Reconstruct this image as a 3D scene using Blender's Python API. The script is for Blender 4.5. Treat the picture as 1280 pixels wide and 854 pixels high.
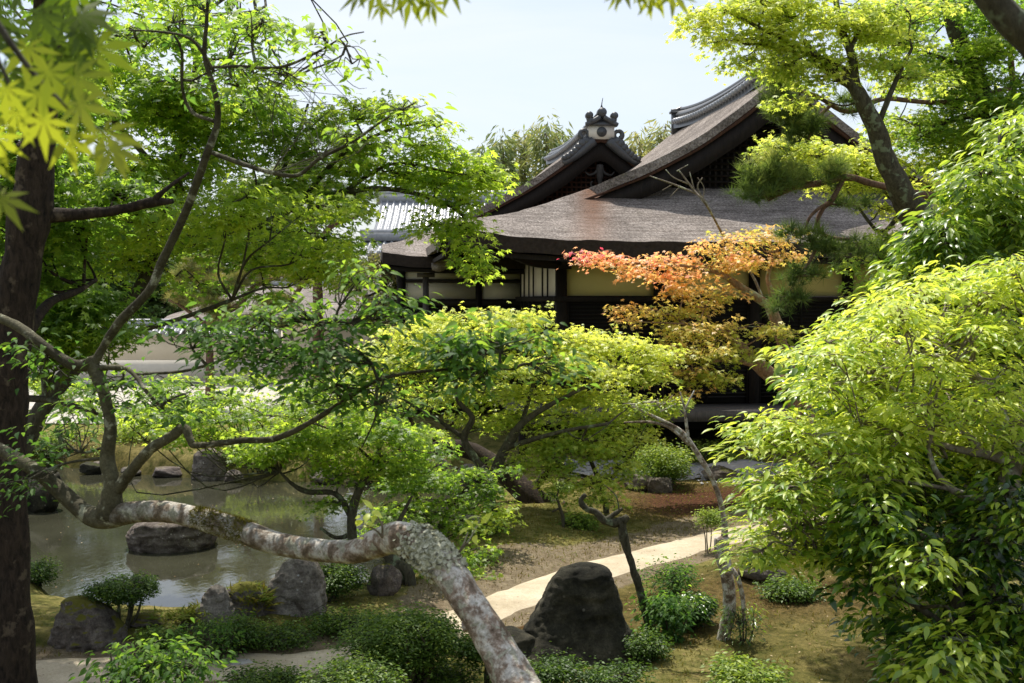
import bpy, math, random
import numpy as np
from mathutils import Vector, Matrix
R = math.radians
rng = np.random.default_rng(7)
random.seed(7)
for o in list(bpy.data.objects): bpy.data.objects.remove(o)
sc = bpy.context.scene
COL = sc.collection
# ------------------------------------------------------------------ camera
F, CH, PITCH = 1400.0, 3.0, math.atan(52/1400.0)
cam = bpy.data.objects.new('camera', bpy.data.cameras.new('camera'))
COL.objects.link(cam); sc.camera = cam
cam.location = (0, 0, CH)
cam.rotation_euler = (R(90) - PITCH, 0, 0)
cam.data.sensor_width = 36; cam.data.lens = 36*F/1280
cam.data.clip_end = 2000; cam.data.clip_start = .05
cam.data.dof.use_dof = True; cam.data.dof.focus_distance = 12; cam.data.dof.aperture_fstop = 9
# ------------------------------------------------------------------ world, sun, exposure
SUN_EL, SUN_AZ = R(63), R(-14)
w = bpy.data.worlds.new('World'); sc.world = w; w.use_nodes = True
nt = w.node_tree; nt.nodes.clear()
def N(nt, typ, **kw):
    n = nt.nodes.new(typ)
    for k, v in kw.items():
        if k.startswith('_'): n.inputs[k[1:]].default_value = v
        else: setattr(n, k, v)
    return n
def wire(nt, a, b): nt.links.new(a, b)
out = N(nt, 'ShaderNodeOutputWorld'); bg = N(nt, 'ShaderNodeBackground', _Strength=.12)
sky = N(nt, 'ShaderNodeTexSky', sky_type='NISHITA', sun_disc=False, sun_elevation=SUN_EL, sun_rotation=SUN_AZ)
sky.dust_density = 2.5; sky.ozone_density = 1.2; sky.air_density = 1.0
tc = N(nt, 'ShaderNodeTexCoord'); mp = N(nt, 'ShaderNodeMapping'); mp.inputs['Scale'].default_value = (1.2, 1.2, 4.5)
nz = N(nt, 'ShaderNodeTexNoise', _Scale=1.6, _Detail=7.0, _Roughness=.55); nz.inputs['Distortion'].default_value = .6
cr = N(nt, 'ShaderNodeValToRGB'); cr.color_ramp.elements[0].position = .36; cr.color_ramp.elements[1].position = .68
cr.color_ramp.elements[0].color = (.22, .22, .22, 1); cr.color_ramp.elements[1].color = (.93, .93, .93, 1)
mx = N(nt, 'ShaderNodeMix', data_type='RGBA'); mx.inputs['B'].default_value = (5.6, 5.95, 6.4, 1)
wire(nt, tc.outputs['Generated'], mp.inputs[0]); wire(nt, mp.outputs[0], nz.inputs['Vector'])
wire(nt, nz.outputs['Fac'], cr.inputs[0]); wire(nt, cr.outputs[0], mx.inputs['Factor'])
wire(nt, sky.outputs[0], mx.inputs['A']); wire(nt, mx.outputs['Result'], bg.inputs[0]); wire(nt, bg.outputs[0], out.inputs[0])
sl = bpy.data.lights.new('sun', 'SUN'); sl.energy = 4.8; sl.angle = R(.5); sl.color = (1, .95, .86)
so = bpy.data.objects.new('sun', sl); COL.objects.link(so)
S = Vector((math.sin(SUN_AZ)*math.cos(SUN_EL), math.cos(SUN_AZ)*math.cos(SUN_EL), math.sin(SUN_EL)))
so.rotation_euler = S.to_track_quat('Z', 'Y').to_euler(); so.location = (0, 0, 30)
sc.view_settings.view_transform = 'Standard'; sc.view_settings.look = 'None'
sc.view_settings.exposure = 0.5; sc.view_settings.gamma = 1
sc.render.engine = 'CYCLES'
cy = sc.cycles; cy.max_bounces = 7; cy.diffuse_bounces = 4; cy.glossy_bounces = 3; cy.transmission_bounces = 5
cy.caustics_reflective = False; cy.caustics_refractive = False; cy.sample_clamp_indirect = 6
cy.use_denoising = True
try: cy.denoiser = 'OPENIMAGEDENOISE'
except Exception: pass

# ------------------------------------------------------------------ helpers
CP, SP = math.cos(PITCH), math.sin(PITCH)
def P(px, py, d):
    u, v = (px-640)/F, (427-py)/F
    dy, dz = CP + v*SP, -SP + v*CP
    return np.array([u*d/dy, d, CH + dz*d/dy])
def G(px, py, z=0.0):
    u, v = (px-640)/F, (427-py)/F
    dy, dz = CP + v*SP, -SP + v*CP
    t = (z-CH)/dz
    return np.array([u*t, dy*t, z])
def hash3(i, j, k, s=0):
    n = (i*73856093) ^ (j*19349663) ^ (k*83492791) ^ (s*2654435761 & 0xffffffff)
    n = (n ^ (n >> 13)) * 1274126177 & 0xffffffff
    n = (n ^ (n >> 16)) & 0xffff
    return n/65535.0
def vn(p, scale=1.0, seed=0):
    q = np.asarray(p, float)*scale + 1000
    i = np.floor(q).astype(np.int64); f = q-i; f = f*f*(3-2*f)
    r = 0
    for a in (0, 1):
        for b in (0, 1):
            for c in (0, 1):
                wgt = (f[..., 0] if a else 1-f[..., 0])*(f[..., 1] if b else 1-f[..., 1])*(f[..., 2] if c else 1-f[..., 2])
                r = r + wgt*hash3(i[..., 0]+a, i[..., 1]+b, i[..., 2]+c, seed)
    return r*2-1
def fbm(p, scale=1.0, seed=0, o=3):
    r, a = 0, 1.0
    for k in range(o): r = r + a*vn(p, scale*2**k, seed+k); a *= .5
    return r
def sstep(a, b, x):
    t = np.clip((x-a)/(b-a), 0, 1); return t*t*(3-2*t)

class MB:
    """collects vertices and faces and links them as one mesh object"""
    def __init__(s): s.v = []; s.f = []; s.n = 0; s.t = []
    def add(s, v, f, t=None):
        v = np.asarray(v, float).reshape(-1, 3); f = np.asarray(f, int)
        s.v.append(v); s.f.append(f+s.n); s.n += len(v)
        s.t.append(np.zeros(len(v)) if t is None else np.broadcast_to(np.asarray(t, float), (len(v),)))
        return s
    def build(s, name, mat, parent=None, smooth=False):
        me = bpy.data.meshes.new(name)
        V = np.concatenate(s.v); T = np.concatenate(s.t)
        me.vertices.add(len(V)); me.vertices.foreach_set('co', V.astype(np.float32).ravel())
        idx = np.concatenate([f.ravel() for f in s.f]); sizes = np.concatenate([np.full(len(f), f.shape[1]) for f in s.f])
        me.loops.add(len(idx)); me.loops.foreach_set('vertex_index', idx.astype(np.int32))
        me.polygons.add(len(sizes)); st = np.concatenate([[0], np.cumsum(sizes)[:-1]])
        me.polygons.foreach_set('loop_start', st.astype(np.int32))
        if smooth: me.polygons.foreach_set('use_smooth', np.ones(len(sizes), bool))
        a = me.attributes.new('tint', 'FLOAT', 'POINT'); a.data.foreach_set('value', T.astype(np.float32))
        me.materials.append(mat); me.update(calc_edges=True)
        o = bpy.data.objects.new(name, me); COL.objects.link(o)
        if parent is not None: o.parent = parent
        return o
    def box(s, lo, hi, t=None):
        x0, y0, z0 = lo; x1, y1, z1 = hi
        v = [(x0,y0,z0),(x1,y0,z0),(x1,y1,z0),(x0,y1,z0),(x0,y0,z1),(x1,y0,z1),(x1,y1,z1),(x0,y1,z1)]
        return s.add(v, [(0,3,2,1),(4,5,6,7),(0,1,5,4),(1,2,6,5),(2,3,7,6),(3,0,4,7)], t)
    def bar(s, a, b, wd, ht):
        a = np.array(a, float); b = np.array(b, float); d = (b-a)/np.linalg.norm(b-a)
        up = np.array([0, 0, 1.]) if abs(d[2]) < .9 else np.array([0, 1., 0])
        sd = np.cross(d, up); sd /= np.linalg.norm(sd); u = np.cross(sd, d)
        c = [(-1,-1),(1,-1),(1,1),(-1,1)]
        v = [p+sd*i*wd/2+u*j*ht/2 for p in (a, b) for i, j in c]
        return s.add(v, [(0,3,2,1),(4,5,6,7),(0,1,5,4),(1,2,6,5),(2,3,7,6),(3,0,4,7)])
    def cyl(s, a, b, r0, r1=None, n=14):
        return s.tube([a, b], [r0, r0 if r1 is None else r1], n, cap=True, sub=1)
    def tube(s, pts, rad, sides=8, cap=True, sub=4, rough=0, seed=0, t=None):
        p = np.array(pts, float); r = np.array(rad, float)
        if sub > 1 and len(p) > 1:
            q = np.vstack([2*p[0]-p[1], p, 2*p[-1]-p[-2]]); P2 = []; R2 = []
            for i in range(1, len(q)-2):
                for k in range(sub):
                    u = k/sub
                    P2.append(.5*((2*q[i])+(-q[i-1]+q[i+1])*u+(2*q[i-1]-5*q[i]+4*q[i+1]-q[i+2])*u*u+(-q[i-1]+3*q[i]-3*q[i+1]+q[i+2])*u**3))
                    R2.append(r[i-1]*(1-u)+r[i]*u)
            P2.append(p[-1]); R2.append(r[-1]); p = np.array(P2); r = np.array(R2)
        n = len(p); tg = np.gradient(p, axis=0); tg /= np.linalg.norm(tg, axis=1)[:, None]+1e-9
        ref = np.array([0, 0, 1.]) if abs(tg[0][2]) < .9 else np.array([1., 0, 0])
        a = np.linspace(0, 2*math.pi, sides, endpoint=False); V = np.zeros((n, sides, 3))
        sd = np.cross(tg[0], ref); sd /= np.linalg.norm(sd)
        for i in range(n):
            sd = sd-tg[i]*sd.dot(tg[i]); sd /= np.linalg.norm(sd)+1e-9; u = np.cross(tg[i], sd)
            V[i] = p[i]+r[i]*(np.cos(a)[:, None]*sd+np.sin(a)[:, None]*u)
        if rough:
            nn = V-p[:, None, :]; V = p[:, None, :]+nn*(1+rough*fbm(V, .6/np.mean(r), seed)[..., None])
        i, j = np.meshgrid(np.arange(n-1), np.arange(sides), indexing='ij'); j2 = (j+1) % sides
        f = np.stack([i*sides+j, i*sides+j2, (i+1)*sides+j2, (i+1)*sides+j], -1).reshape(-1, 4)
        s.add(V.reshape(-1, 3), f, t)
        if cap:
            b = s.n-n*sides
            for base, cc, fl in ((b, p[0]-tg[0]*r[0]*.25, 1), (b+(n-1)*sides, p[-1]+tg[-1]*r[-1]*.25, 0)):
                s.v.append(cc[None]); s.t.append(np.zeros(1) if t is None else np.full(1, float(np.mean(t)))); ci = s.n; s.n += 1
                k = np.arange(sides); k2 = (k+1) % sides
                s.f.append(np.stack([base+k2, base+k, np.full(sides, ci)] if fl else [base+k, base+k2, np.full(sides, ci)], -1))
        return s
    def grid(s, X, Y, Z, flip=False, t=None):
        m, n = X.shape
        i, j = np.meshgrid(np.arange(m-1), np.arange(n-1), indexing='ij')
        f = np.stack([i*n+j, (i+1)*n+j, (i+1)*n+j+1, i*n+j+1], -1).reshape(-1, 4)
        if flip: f = f[:, ::-1]
        return s.add(np.stack([X, Y, Z], -1).reshape(-1, 3), f, None if t is None else np.asarray(t).ravel())
    def slab(s, X, Y, Z, th, t=None, rim=None):
        """solid sheet: top grid, bottom grid th lower, and its rim"""
        th = np.broadcast_to(th, Z.shape)
        s.grid(X, Y, Z, t=t); s = s if rim is None else rim
        s.grid(X, Y, Z-th, True, t)
        m, n = X.shape; top = np.stack([X, Y, Z], -1); bot = np.stack([X, Y, Z-th], -1)
        for a, b in ((top[0], bot[0]), (top[-1][::-1], bot[-1][::-1]), (top[:, 0][::-1], bot[:, 0][::-1]), (top[:, -1], bot[:, -1])):
            k = len(a); q = np.arange(k-1)
            s.add(np.vstack([a, b]), np.stack([q, q+k, q+k+1, q+1], -1)[:, ::-1])
        return s

def tag(o, label=None, cat=None, group=None, kind=None):
    if label: o['label'] = label
    if cat: o['category'] = cat
    if group: o['group'] = group
    if kind: o['kind'] = kind
    return o
def empty(name, loc=(0, 0, 0), rz=0):
    o = bpy.data.objects.new(name, None); COL.objects.link(o); o.location = tuple(loc); o.rotation_euler = (0, 0, rz)
    o.empty_display_size = .2
    return o
def reroot(root):
    """keeps world-space child meshes where they are while the Empty sits at the thing's base"""
    off = Matrix.Translation(-Vector(root.location))
    for c in root.children: c.matrix_parent_inverse = off

# ------------------------------------------------------------------ materials
def mat(name):
    m = bpy.data.materials.new(name); m.use_nodes = True; nt = m.node_tree; nt.nodes.clear()
    return m, nt
def ramp(nt, stops, src):
    r = N(nt, 'ShaderNodeValToRGB'); e = r.color_ramp.elements
    while len(e) < len(stops): e.new(.5)
    for k, (p, c) in enumerate(stops): e[k].position = p; e[k].color = (*c, 1) if len(c) == 3 else c
    wire(nt, src, r.inputs[0]); return r
def noise(nt, scale, detail=5, rough=.6, vec=None, dist=0):
    n = N(nt, 'ShaderNodeTexNoise', _Scale=scale, _Detail=float(detail), _Roughness=rough); n.inputs['Distortion'].default_value = dist
    if vec is not None: wire(nt, vec, n.inputs['Vector'])
    return n
def geo_pos(nt): return N(nt, 'ShaderNodeNewGeometry').outputs['Position']
def obj_pos(nt): return N(nt, 'ShaderNodeTexCoord').outputs['Object']
def mixc(nt, fac, a, b, blend='MIX'):
    m = N(nt, 'ShaderNodeMix', data_type='RGBA', blend_type=blend)
    if isinstance(fac, (int, float)): m.inputs['Factor'].default_value = fac
    else: wire(nt, fac, m.inputs['Factor'])
    for k, x in (('A', a), ('B', b)):
        if isinstance(x, tuple): m.inputs[k].default_value = (*x, 1)
        else: wire(nt, x, m.inputs[k])
    return m.outputs['Result']
def finish(nt, col, rough=.8, bump=None, bs=.3, bd=.02, spec=.3):
    b = N(nt, 'ShaderNodeBsdfPrincipled'); o = N(nt, 'ShaderNodeOutputMaterial')
    b.inputs['Specular IOR Level'].default_value = spec
    if isinstance(col, tuple): b.inputs['Base Color'].default_value = (*col, 1)
    else: wire(nt, col, b.inputs['Base Color'])
    if isinstance(rough, (int, float)): b.inputs['Roughness'].default_value = rough
    else: wire(nt, rough, b.inputs['Roughness'])
    if bump is not None:
        bp = N(nt, 'ShaderNodeBump', _Strength=bs, _Distance=bd); wire(nt, bump, bp.inputs['Height']); wire(nt, bp.outputs[0], b.inputs['Normal'])
    wire(nt, b.outputs[0], o.inputs[0]); return b
def leaf_mat(name, stops, trans=.5, tboost=1.9, rough=.45, spec=.35, yellow=(1.14, 1.1, .6)):
    """leaf: reflects its colour and lets a yellower light through"""
    m, nt = mat(name)
    at = N(nt, 'ShaderNodeAttribute', attribute_name='tint')
    r = ramp(nt, stops, at.outputs['Fac'])
    b = N(nt, 'ShaderNodeBsdfPrincipled', _Roughness=rough); b.inputs['Specular IOR Level'].default_value = spec
    wire(nt, r.outputs[0], b.inputs['Base Color'])
    tr = N(nt, 'ShaderNodeBsdfTranslucent')
    tcol = mixc(nt, 1.0, r.outputs[0], tuple(tboost*x for x in yellow), 'MULTIPLY')
    wire(nt, tcol, tr.inputs[0])
    ms = N(nt, 'ShaderNodeMixShader', _Fac=trans); wire(nt, b.outputs[0], ms.inputs[1]); wire(nt, tr.outputs[0], ms.inputs[2])
    o = N(nt, 'ShaderNodeOutputMaterial'); wire(nt, ms.outputs[0], o.inputs[0]); return m
def bark_mat(name, c0, c1, c2=None, scale=9, stretch=.25, bs=.8, patch=.6):
    m, nt = mat(name); v = geo_pos(nt)
    mp = N(nt, 'ShaderNodeMapping'); mp.inputs['Scale'].default_value = (1, 1, stretch); wire(nt, v, mp.inputs[0])
    n1 = noise(nt, scale*2.2, 8, .7, mp.outputs[0], .5); n2 = noise(nt, scale*.5, 4, .6, v)
    c = ramp(nt, [(.32, c0), (.68, c1)], n1.outputs['Fac']).outputs[0]
    if c2:
        f = ramp(nt, [(patch-.03, (0, 0, 0)), (patch+.04, (1, 1, 1))], n2.outputs['Fac']).outputs[0]
        c = mixc(nt, f, c, c2)
    finish(nt, c, .9, n1.outputs['Fac'], bs, .015, .2); return m

M = {}
# maple greens: tint 0 = deep green leaf, 1 = fresh yellow-green shoot
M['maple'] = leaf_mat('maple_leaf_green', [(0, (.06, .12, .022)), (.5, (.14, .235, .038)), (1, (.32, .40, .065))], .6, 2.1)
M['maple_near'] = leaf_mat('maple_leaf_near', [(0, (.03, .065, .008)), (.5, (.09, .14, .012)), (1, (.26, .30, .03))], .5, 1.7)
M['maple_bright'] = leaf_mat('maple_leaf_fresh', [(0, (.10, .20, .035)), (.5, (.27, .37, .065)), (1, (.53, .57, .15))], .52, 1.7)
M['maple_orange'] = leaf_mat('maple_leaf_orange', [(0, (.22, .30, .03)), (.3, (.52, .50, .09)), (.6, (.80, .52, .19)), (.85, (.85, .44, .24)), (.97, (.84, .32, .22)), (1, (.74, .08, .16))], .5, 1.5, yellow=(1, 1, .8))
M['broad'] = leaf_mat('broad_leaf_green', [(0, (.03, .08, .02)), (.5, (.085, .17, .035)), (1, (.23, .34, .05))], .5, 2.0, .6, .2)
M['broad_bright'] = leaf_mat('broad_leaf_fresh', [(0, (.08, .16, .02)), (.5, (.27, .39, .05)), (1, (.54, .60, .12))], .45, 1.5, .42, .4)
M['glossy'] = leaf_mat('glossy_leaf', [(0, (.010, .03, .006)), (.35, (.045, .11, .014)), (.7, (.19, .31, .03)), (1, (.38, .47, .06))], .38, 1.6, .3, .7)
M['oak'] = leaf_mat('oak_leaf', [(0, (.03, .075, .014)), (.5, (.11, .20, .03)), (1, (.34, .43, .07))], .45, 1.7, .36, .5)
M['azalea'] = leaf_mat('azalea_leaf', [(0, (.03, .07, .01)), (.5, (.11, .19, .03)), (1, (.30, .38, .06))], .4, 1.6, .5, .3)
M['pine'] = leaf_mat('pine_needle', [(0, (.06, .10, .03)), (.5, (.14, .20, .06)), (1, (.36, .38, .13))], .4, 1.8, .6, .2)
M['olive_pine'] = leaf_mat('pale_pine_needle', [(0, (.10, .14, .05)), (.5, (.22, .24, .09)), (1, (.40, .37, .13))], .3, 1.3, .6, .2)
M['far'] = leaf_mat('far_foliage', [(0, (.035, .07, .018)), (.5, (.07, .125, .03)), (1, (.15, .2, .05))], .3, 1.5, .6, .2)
M['bamboo'] = leaf_mat('bamboo_leaf', [(0, (.13, .2, .09)), (.5, (.24, .3, .13)), (1, (.42, .40, .2))], .4, 1.3, .6, .2)  # pale because distance haze is put into the leaf colour
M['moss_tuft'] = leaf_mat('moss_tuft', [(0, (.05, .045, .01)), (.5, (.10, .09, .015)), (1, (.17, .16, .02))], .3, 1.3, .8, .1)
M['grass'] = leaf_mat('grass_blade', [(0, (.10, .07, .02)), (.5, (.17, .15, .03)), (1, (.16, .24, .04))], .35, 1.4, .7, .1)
M['dryleaf'] = leaf_mat('dry_leaf', [(0, (.10, .05, .025)), (.5, (.30, .19, .09)), (1, (.55, .45, .28))], .2, 1.1, .7, .2)
M['bark_dark'] = bark_mat('dark_bark', (.006, .0045, .0035), (.055, .038, .027), (.10, .075, .052), 17, .35, 1.0, .62)
M['bark_red'] = bark_mat('pine_bark', (.05, .03, .022), (.22, .13, .09), None, 12, .4, .8)
M['bark_maple'] = bark_mat('maple_bark', (.025, .022, .014), (.10, .09, .06), (.16, .19, .12), 14, .5, .6, .6)
M['bark_grey'] = bark_mat('grey_bark', (.09, .07, .05), (.30, .25, .20), (.42, .42, .33), 16, .5, .6, .58)
M['bark_tan'] = bark_mat('tan_bark', (.12, .07, .045), (.38, .25, .16), (.33, .35, .24), 10, .6, .5, .6)
# smooth mottled bark of the pale limb
m, nt = mat('pale_mottled_bark'); v = geo_pos(nt)
n1 = noise(nt, 15, 9, .68, v, .25); n2 = noise(nt, 70, 7, .7, v); n3 = noise(nt, 26, 4, .6, v, .5); n4 = noise(nt, 5, 4, .6, v)
c = ramp(nt, [(.40, (.16, .115, .08)), (.48, (.34, .26, .20)), (.54, (.62, .57, .50)), (.66, (.72, .70, .66))], n1.outputs['Fac']).outputs[0]
c = mixc(nt, ramp(nt, [(.55, (0, 0, 0)), (.60, (1, 1, 1))], n3.outputs['Fac']).outputs[0], c, (.40, .39, .30))
at = N(nt, 'ShaderNodeAttribute', attribute_name='tint')
dk = mixc(nt, ramp(nt, [(.4, (0, 0, 0)), (.6, (1, 1, 1))], n4.outputs['Fac']).outputs[0], (.05, .043, .022), (.115, .105, .06))
dk = mixc(nt, ramp(nt, [(.57, (0, 0, 0)), (.62, (1, 1, 1))], n1.outputs['Fac']).outputs[0], dk, (.30, .30, .21))
c = mixc(nt, at.outputs['Fac'], c, dk)
n5 = noise(nt, 160, 6, .8, v)
c = mixc(nt, .75, c, ramp(nt, [(.36, (.42, .40, .37)), (.6, (1.08, 1.08, 1.08))], n2.outputs['Fac']).outputs[0], 'MULTIPLY')
c = mixc(nt, .6, c, ramp(nt, [(.38, (.5, .47, .44)), (.55, (1.05, 1.05, 1.05))], n5.outputs['Fac']).outputs[0], 'MULTIPLY')
finish(nt, c, .8, n2.outputs['Fac'], .9, .008, .2); M['bark_pale'] = m
m, nt = mat('lichen'); v = geo_pos(nt); n1 = noise(nt, 60, 5, .6, v)
finish(nt, ramp(nt, [(.35, (.26, .26, .17)), (.6, (.56, .55, .42))], n1.outputs['Fac']).outputs[0], .9, n1.outputs['Fac'], .6, .004, .1); M['lichen'] = m
def N_map(nt, src, a, b):
    m = N(nt, 'ShaderNodeMapRange'); wire(nt, src, m.inputs[0]); m.inputs[1].default_value = a; m.inputs[2].default_value = b
    return m.outputs[0]
def rock_mat(name, c0, c1, c2, moss=None, mossamt=.5, scale=5):
    m, nt = mat(name); v = geo_pos(nt); g = N(nt, 'ShaderNodeNewGeometry')
    n1 = noise(nt, scale*1.2, 9, .68, v, .4); n2 = noise(nt, scale*11, 10, .82, v); n3 = noise(nt, scale*.6, 4, .5, v)
    c = ramp(nt, [(.34, c0), (.52, c1), (.68, c2)], n1.outputs['Fac']).outputs[0]
    c = mixc(nt, .7, c, ramp(nt, [(.36, (.28, .28, .28)), (.62, (1.25, 1.22, 1.2))], n2.outputs['Fac']).outputs[0], 'MULTIPLY')
    vo = N(nt, 'ShaderNodeTexVoronoi', _Scale=scale*3.0); wire(nt, v, vo.inputs['Vector'])
    lf = ramp(nt, [(.10, (1, 1, 1)), (.2, (0, 0, 0))], vo.outputs['Distance']).outputs[0]
    lf = mixc(nt, 1, lf, ramp(nt, [(.5, (0, 0, 0)), (.62, (1, 1, 1))], n3.outputs['Fac']).outputs[0], 'MULTIPLY')
    c = mixc(nt, lf, c, tuple(min(.6, x*1.7+.05) for x in c2))
    if moss:
        sx = N(nt, 'ShaderNodeSeparateXYZ'); wire(nt, g.outputs['Normal'], sx.inputs[0])
        ad = N(nt, 'ShaderNodeMath', operation='MULTIPLY_ADD'); wire(nt, n3.outputs['Fac'], ad.inputs[0]); ad.inputs[1].default_value = 1.3; wire(nt, sx.outputs['Z'], ad.inputs[2])
        mf = ramp(nt, [(0, (0, 0, 0)), (1, (1, 1, 1))], N_map(nt, ad.outputs[0], 1.85-mossamt*.6, 2.0-mossamt*.6))
        c = mixc(nt, mf.outputs[0], c, mixc(nt, n2.outputs['Fac'], tuple(.5*x for x in moss), moss))
    ad2 = N(nt, 'ShaderNodeMath', operation='ADD'); wire(nt, n1.outputs['Fac'], ad2.inputs[0]); wire(nt, n2.outputs['Fac'], ad2.inputs[1])
    finish(nt, c, .9, ad2.outputs[0], .9, .03, .2); return m
M['rock_grey'] = rock_mat('grey_rock', (.055, .046, .036), (.17, .145, .118), (.33, .295, .25), (.10, .10, .025), .55)
M['rock_dark'] = rock_mat('dark_rock', (.012, .012, .008), (.045, .042, .028), (.11, .10, .07), (.05, .055, .012), .5, 4)
M['rock_mossy'] = rock_mat('mossy_rock', (.06, .05, .045), (.17, .145, .125), (.30, .27, .24), (.20, .19, .03), 1.0)
M['rock_brown'] = rock_mat('brown_rock', (.07, .055, .045), (.18, .15, .13), (.33, .29, .26), (.15, .125, .06), .35)
M['rock_pale'] = rock_mat('pale_rock', (.10, .082, .065), (.27, .24, .205), (.46, .42, .37), (.13, .12, .03), .4)

# shingle roof of layered bark
def shingle(name, c0, c1, c2):
    m, nt = mat(name); v = obj_pos(nt)
    mp = N(nt, 'ShaderNodeMapping'); mp.inputs['Scale'].default_value = (1, .6, 1.0); wire(nt, v, mp.inputs[0])
    n1 = noise(nt, 26, 6, .75, mp.outputs[0]); n2 = noise(nt, 1.1, 5, .6, v); n3 = noise(nt, 75, 3, .7, v)
    c = ramp(nt, [(.33, c0), (.5, c1), (.66, c2)], n1.outputs['Fac']).outputs[0]
    c = mixc(nt, .8, c, ramp(nt, [(.3, (.48, .46, .45)), (.62, (1.15, 1.12, 1.1))], n2.outputs['Fac']).outputs[0], 'MULTIPLY')
    c = mixc(nt, .6, c, ramp(nt, [(.35, (.5, .48, .48)), (.6, (1.2, 1.2, 1.2))], n3.outputs['Fac']).outputs[0], 'MULTIPLY')
    mp2 = N(nt, 'ShaderNodeMapping'); mp2.inputs['Scale'].default_value = (.9, 11, 11); wire(nt, v, mp2.inputs[0]); n4 = noise(nt, 1.0, 6, .7, mp2.outputs[0])
    c = mixc(nt, .75, c, ramp(nt, [(.38, (.58, .55, .53)), (.58, (1.1, 1.1, 1.1))], n4.outputs['Fac']).outputs[0], 'MULTIPLY')
    n6 = noise(nt, 2.3, 6, .7, v); c = mixc(nt, ramp(nt, [(.6, (0, 0, 0)), (.72, (.5, .5, .5))], n6.outputs['Fac']).outputs[0], c, (.17, .155, .10))
    at = N(nt, 'ShaderNodeAttribute', attribute_name='tint')
    st = mixc(nt, 1.0, at.outputs['Fac'], ramp(nt, [(.3, (.35, .35, .35)), (.62, (1, 1, 1))], n1.outputs['Fac']).outputs[0], 'MULTIPLY')
    c = mixc(nt, st, c, (.20, .09, .045))
    finish(nt, c, .95, n1.outputs['Fac'], 1.0, .05, .1); return m
M['shingle'] = shingle('bark_shingle', (.11, .095, .085), (.30, .27, .245), (.52, .475, .44))
M['shingle_pale'] = shingle('pale_shingle', (.2, .18, .17), (.33, .30, .28), (.42, .39, .37))
def plain(name, col, rough=.8, var=.15, scale=6, bs=.2, spec=.2):
    m, nt = mat(name); v = obj_pos(nt); n1 = noise(nt, scale, 7, .65, v)
    c = ramp(nt, [(.3, tuple(x*(1-var) for x in col)), (.7, tuple(min(1, x*(1+var)) for x in col))], n1.outputs['Fac']).outputs[0]
    finish(nt, c, rough, n1.outputs['Fac'], bs, .01, spec); return m
def wood(name, c0, c1):
    m, nt = mat(name); v = obj_pos(nt)
    mp = N(nt, 'ShaderNodeMapping'); mp.inputs['Scale'].default_value = (6, 6, 1.2); wire(nt, v, mp.inputs[0])
    n1 = noise(nt, 5, 7, .65, mp.outputs[0], .3)
    finish(nt, ramp(nt, [(.3, c0), (.7, c1)], n1.outputs['Fac']).outputs[0], .75, n1.outputs['Fac'], .3, .01, .25); return m
M['eave_edge'] = plain('eave_edge', (.035, .026, .021), .95, .4, 14, .5)  # weathered rim; shade on its vertical face is painted into the dark brown
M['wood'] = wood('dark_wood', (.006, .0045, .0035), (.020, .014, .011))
M['wood_brown'] = wood('brown_wood', (.03, .014, .009), (.085, .038, .022))
M['wood_grey'] = wood('weathered_wood', (.06, .053, .048), (.13, .115, .105))
M['plaster_yellow'] = plain('ochre_plaster', (.62, .55, .25), .9, .06, 2)
M['plaster'] = plain('white_plaster', (.72, .67, .58), .9, .06, 2)
M['plaster_cream'] = plain('cream_plaster', (.78, .70, .56), .9, .08, 1.2)
M['tile'] = plain('grey_roof_tile', (.27, .28, .30), .3, .25, 7, .2, .7)
M['tile_dark'] = plain('dark_ridge_tile', (.05, .052, .055), .4, .3, 9, .3, .6)
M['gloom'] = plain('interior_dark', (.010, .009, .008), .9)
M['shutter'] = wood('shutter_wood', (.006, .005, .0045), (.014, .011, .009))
M['stone_slab'] = plain('pale_stone_slab', (.36, .34, .33), .85, .25, 8)

# ------------------------------------------------------------------ terrain
WZ = -0.35
pond_px = [(-160,612),(-40,592),(60,583),(190,596),(300,600),(380,604),(470,590),(540,580),(600,592),(612,618),(570,655),(520,700),(492,748),(430,756),(380,752),(322,770),(250,786),(170,784),(105,772),(60,748),(20,738),(-60,735),(-200,735)]
pond = np.array([G(x, y, WZ)[:2] for x, y in pond_px])
path_px = [(-260,846),(-60,846),(120,838),(300,834),(420,824),(520,798),(610,763),(740,715),(880,678),(990,655),(1100,640),(1150,622),(1080,606),(990,600),(930,598)]
path_c = np.array([G(x, y, 0)[:2] for x, y in path_px])
def seg_dist(x, y, poly, closed):
    d = np.full(x.shape, 1e9); n = len(poly)
    for i in range(n if closed else n-1):
        a, b = poly[i], poly[(i+1) % n]; ab = b-a
        t = np.clip(((x-a[0])*ab[0]+(y-a[1])*ab[1])/(ab@ab), 0, 1)
        d = np.minimum(d, np.hypot(x-a[0]-t*ab[0], y-a[1]-t*ab[1]))
    return d
def inside(x, y, poly):
    c = np.zeros(x.shape, bool); n = len(poly)
    for i in range(n):
        a, b = poly[i], poly[(i+1) % n]
        k = ((a[1] > y) != (b[1] > y)) & (x < (b[0]-a[0])*(y-a[1])/(b[1]-a[1]+1e-12)+a[0]); c ^= k
    return c
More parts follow.
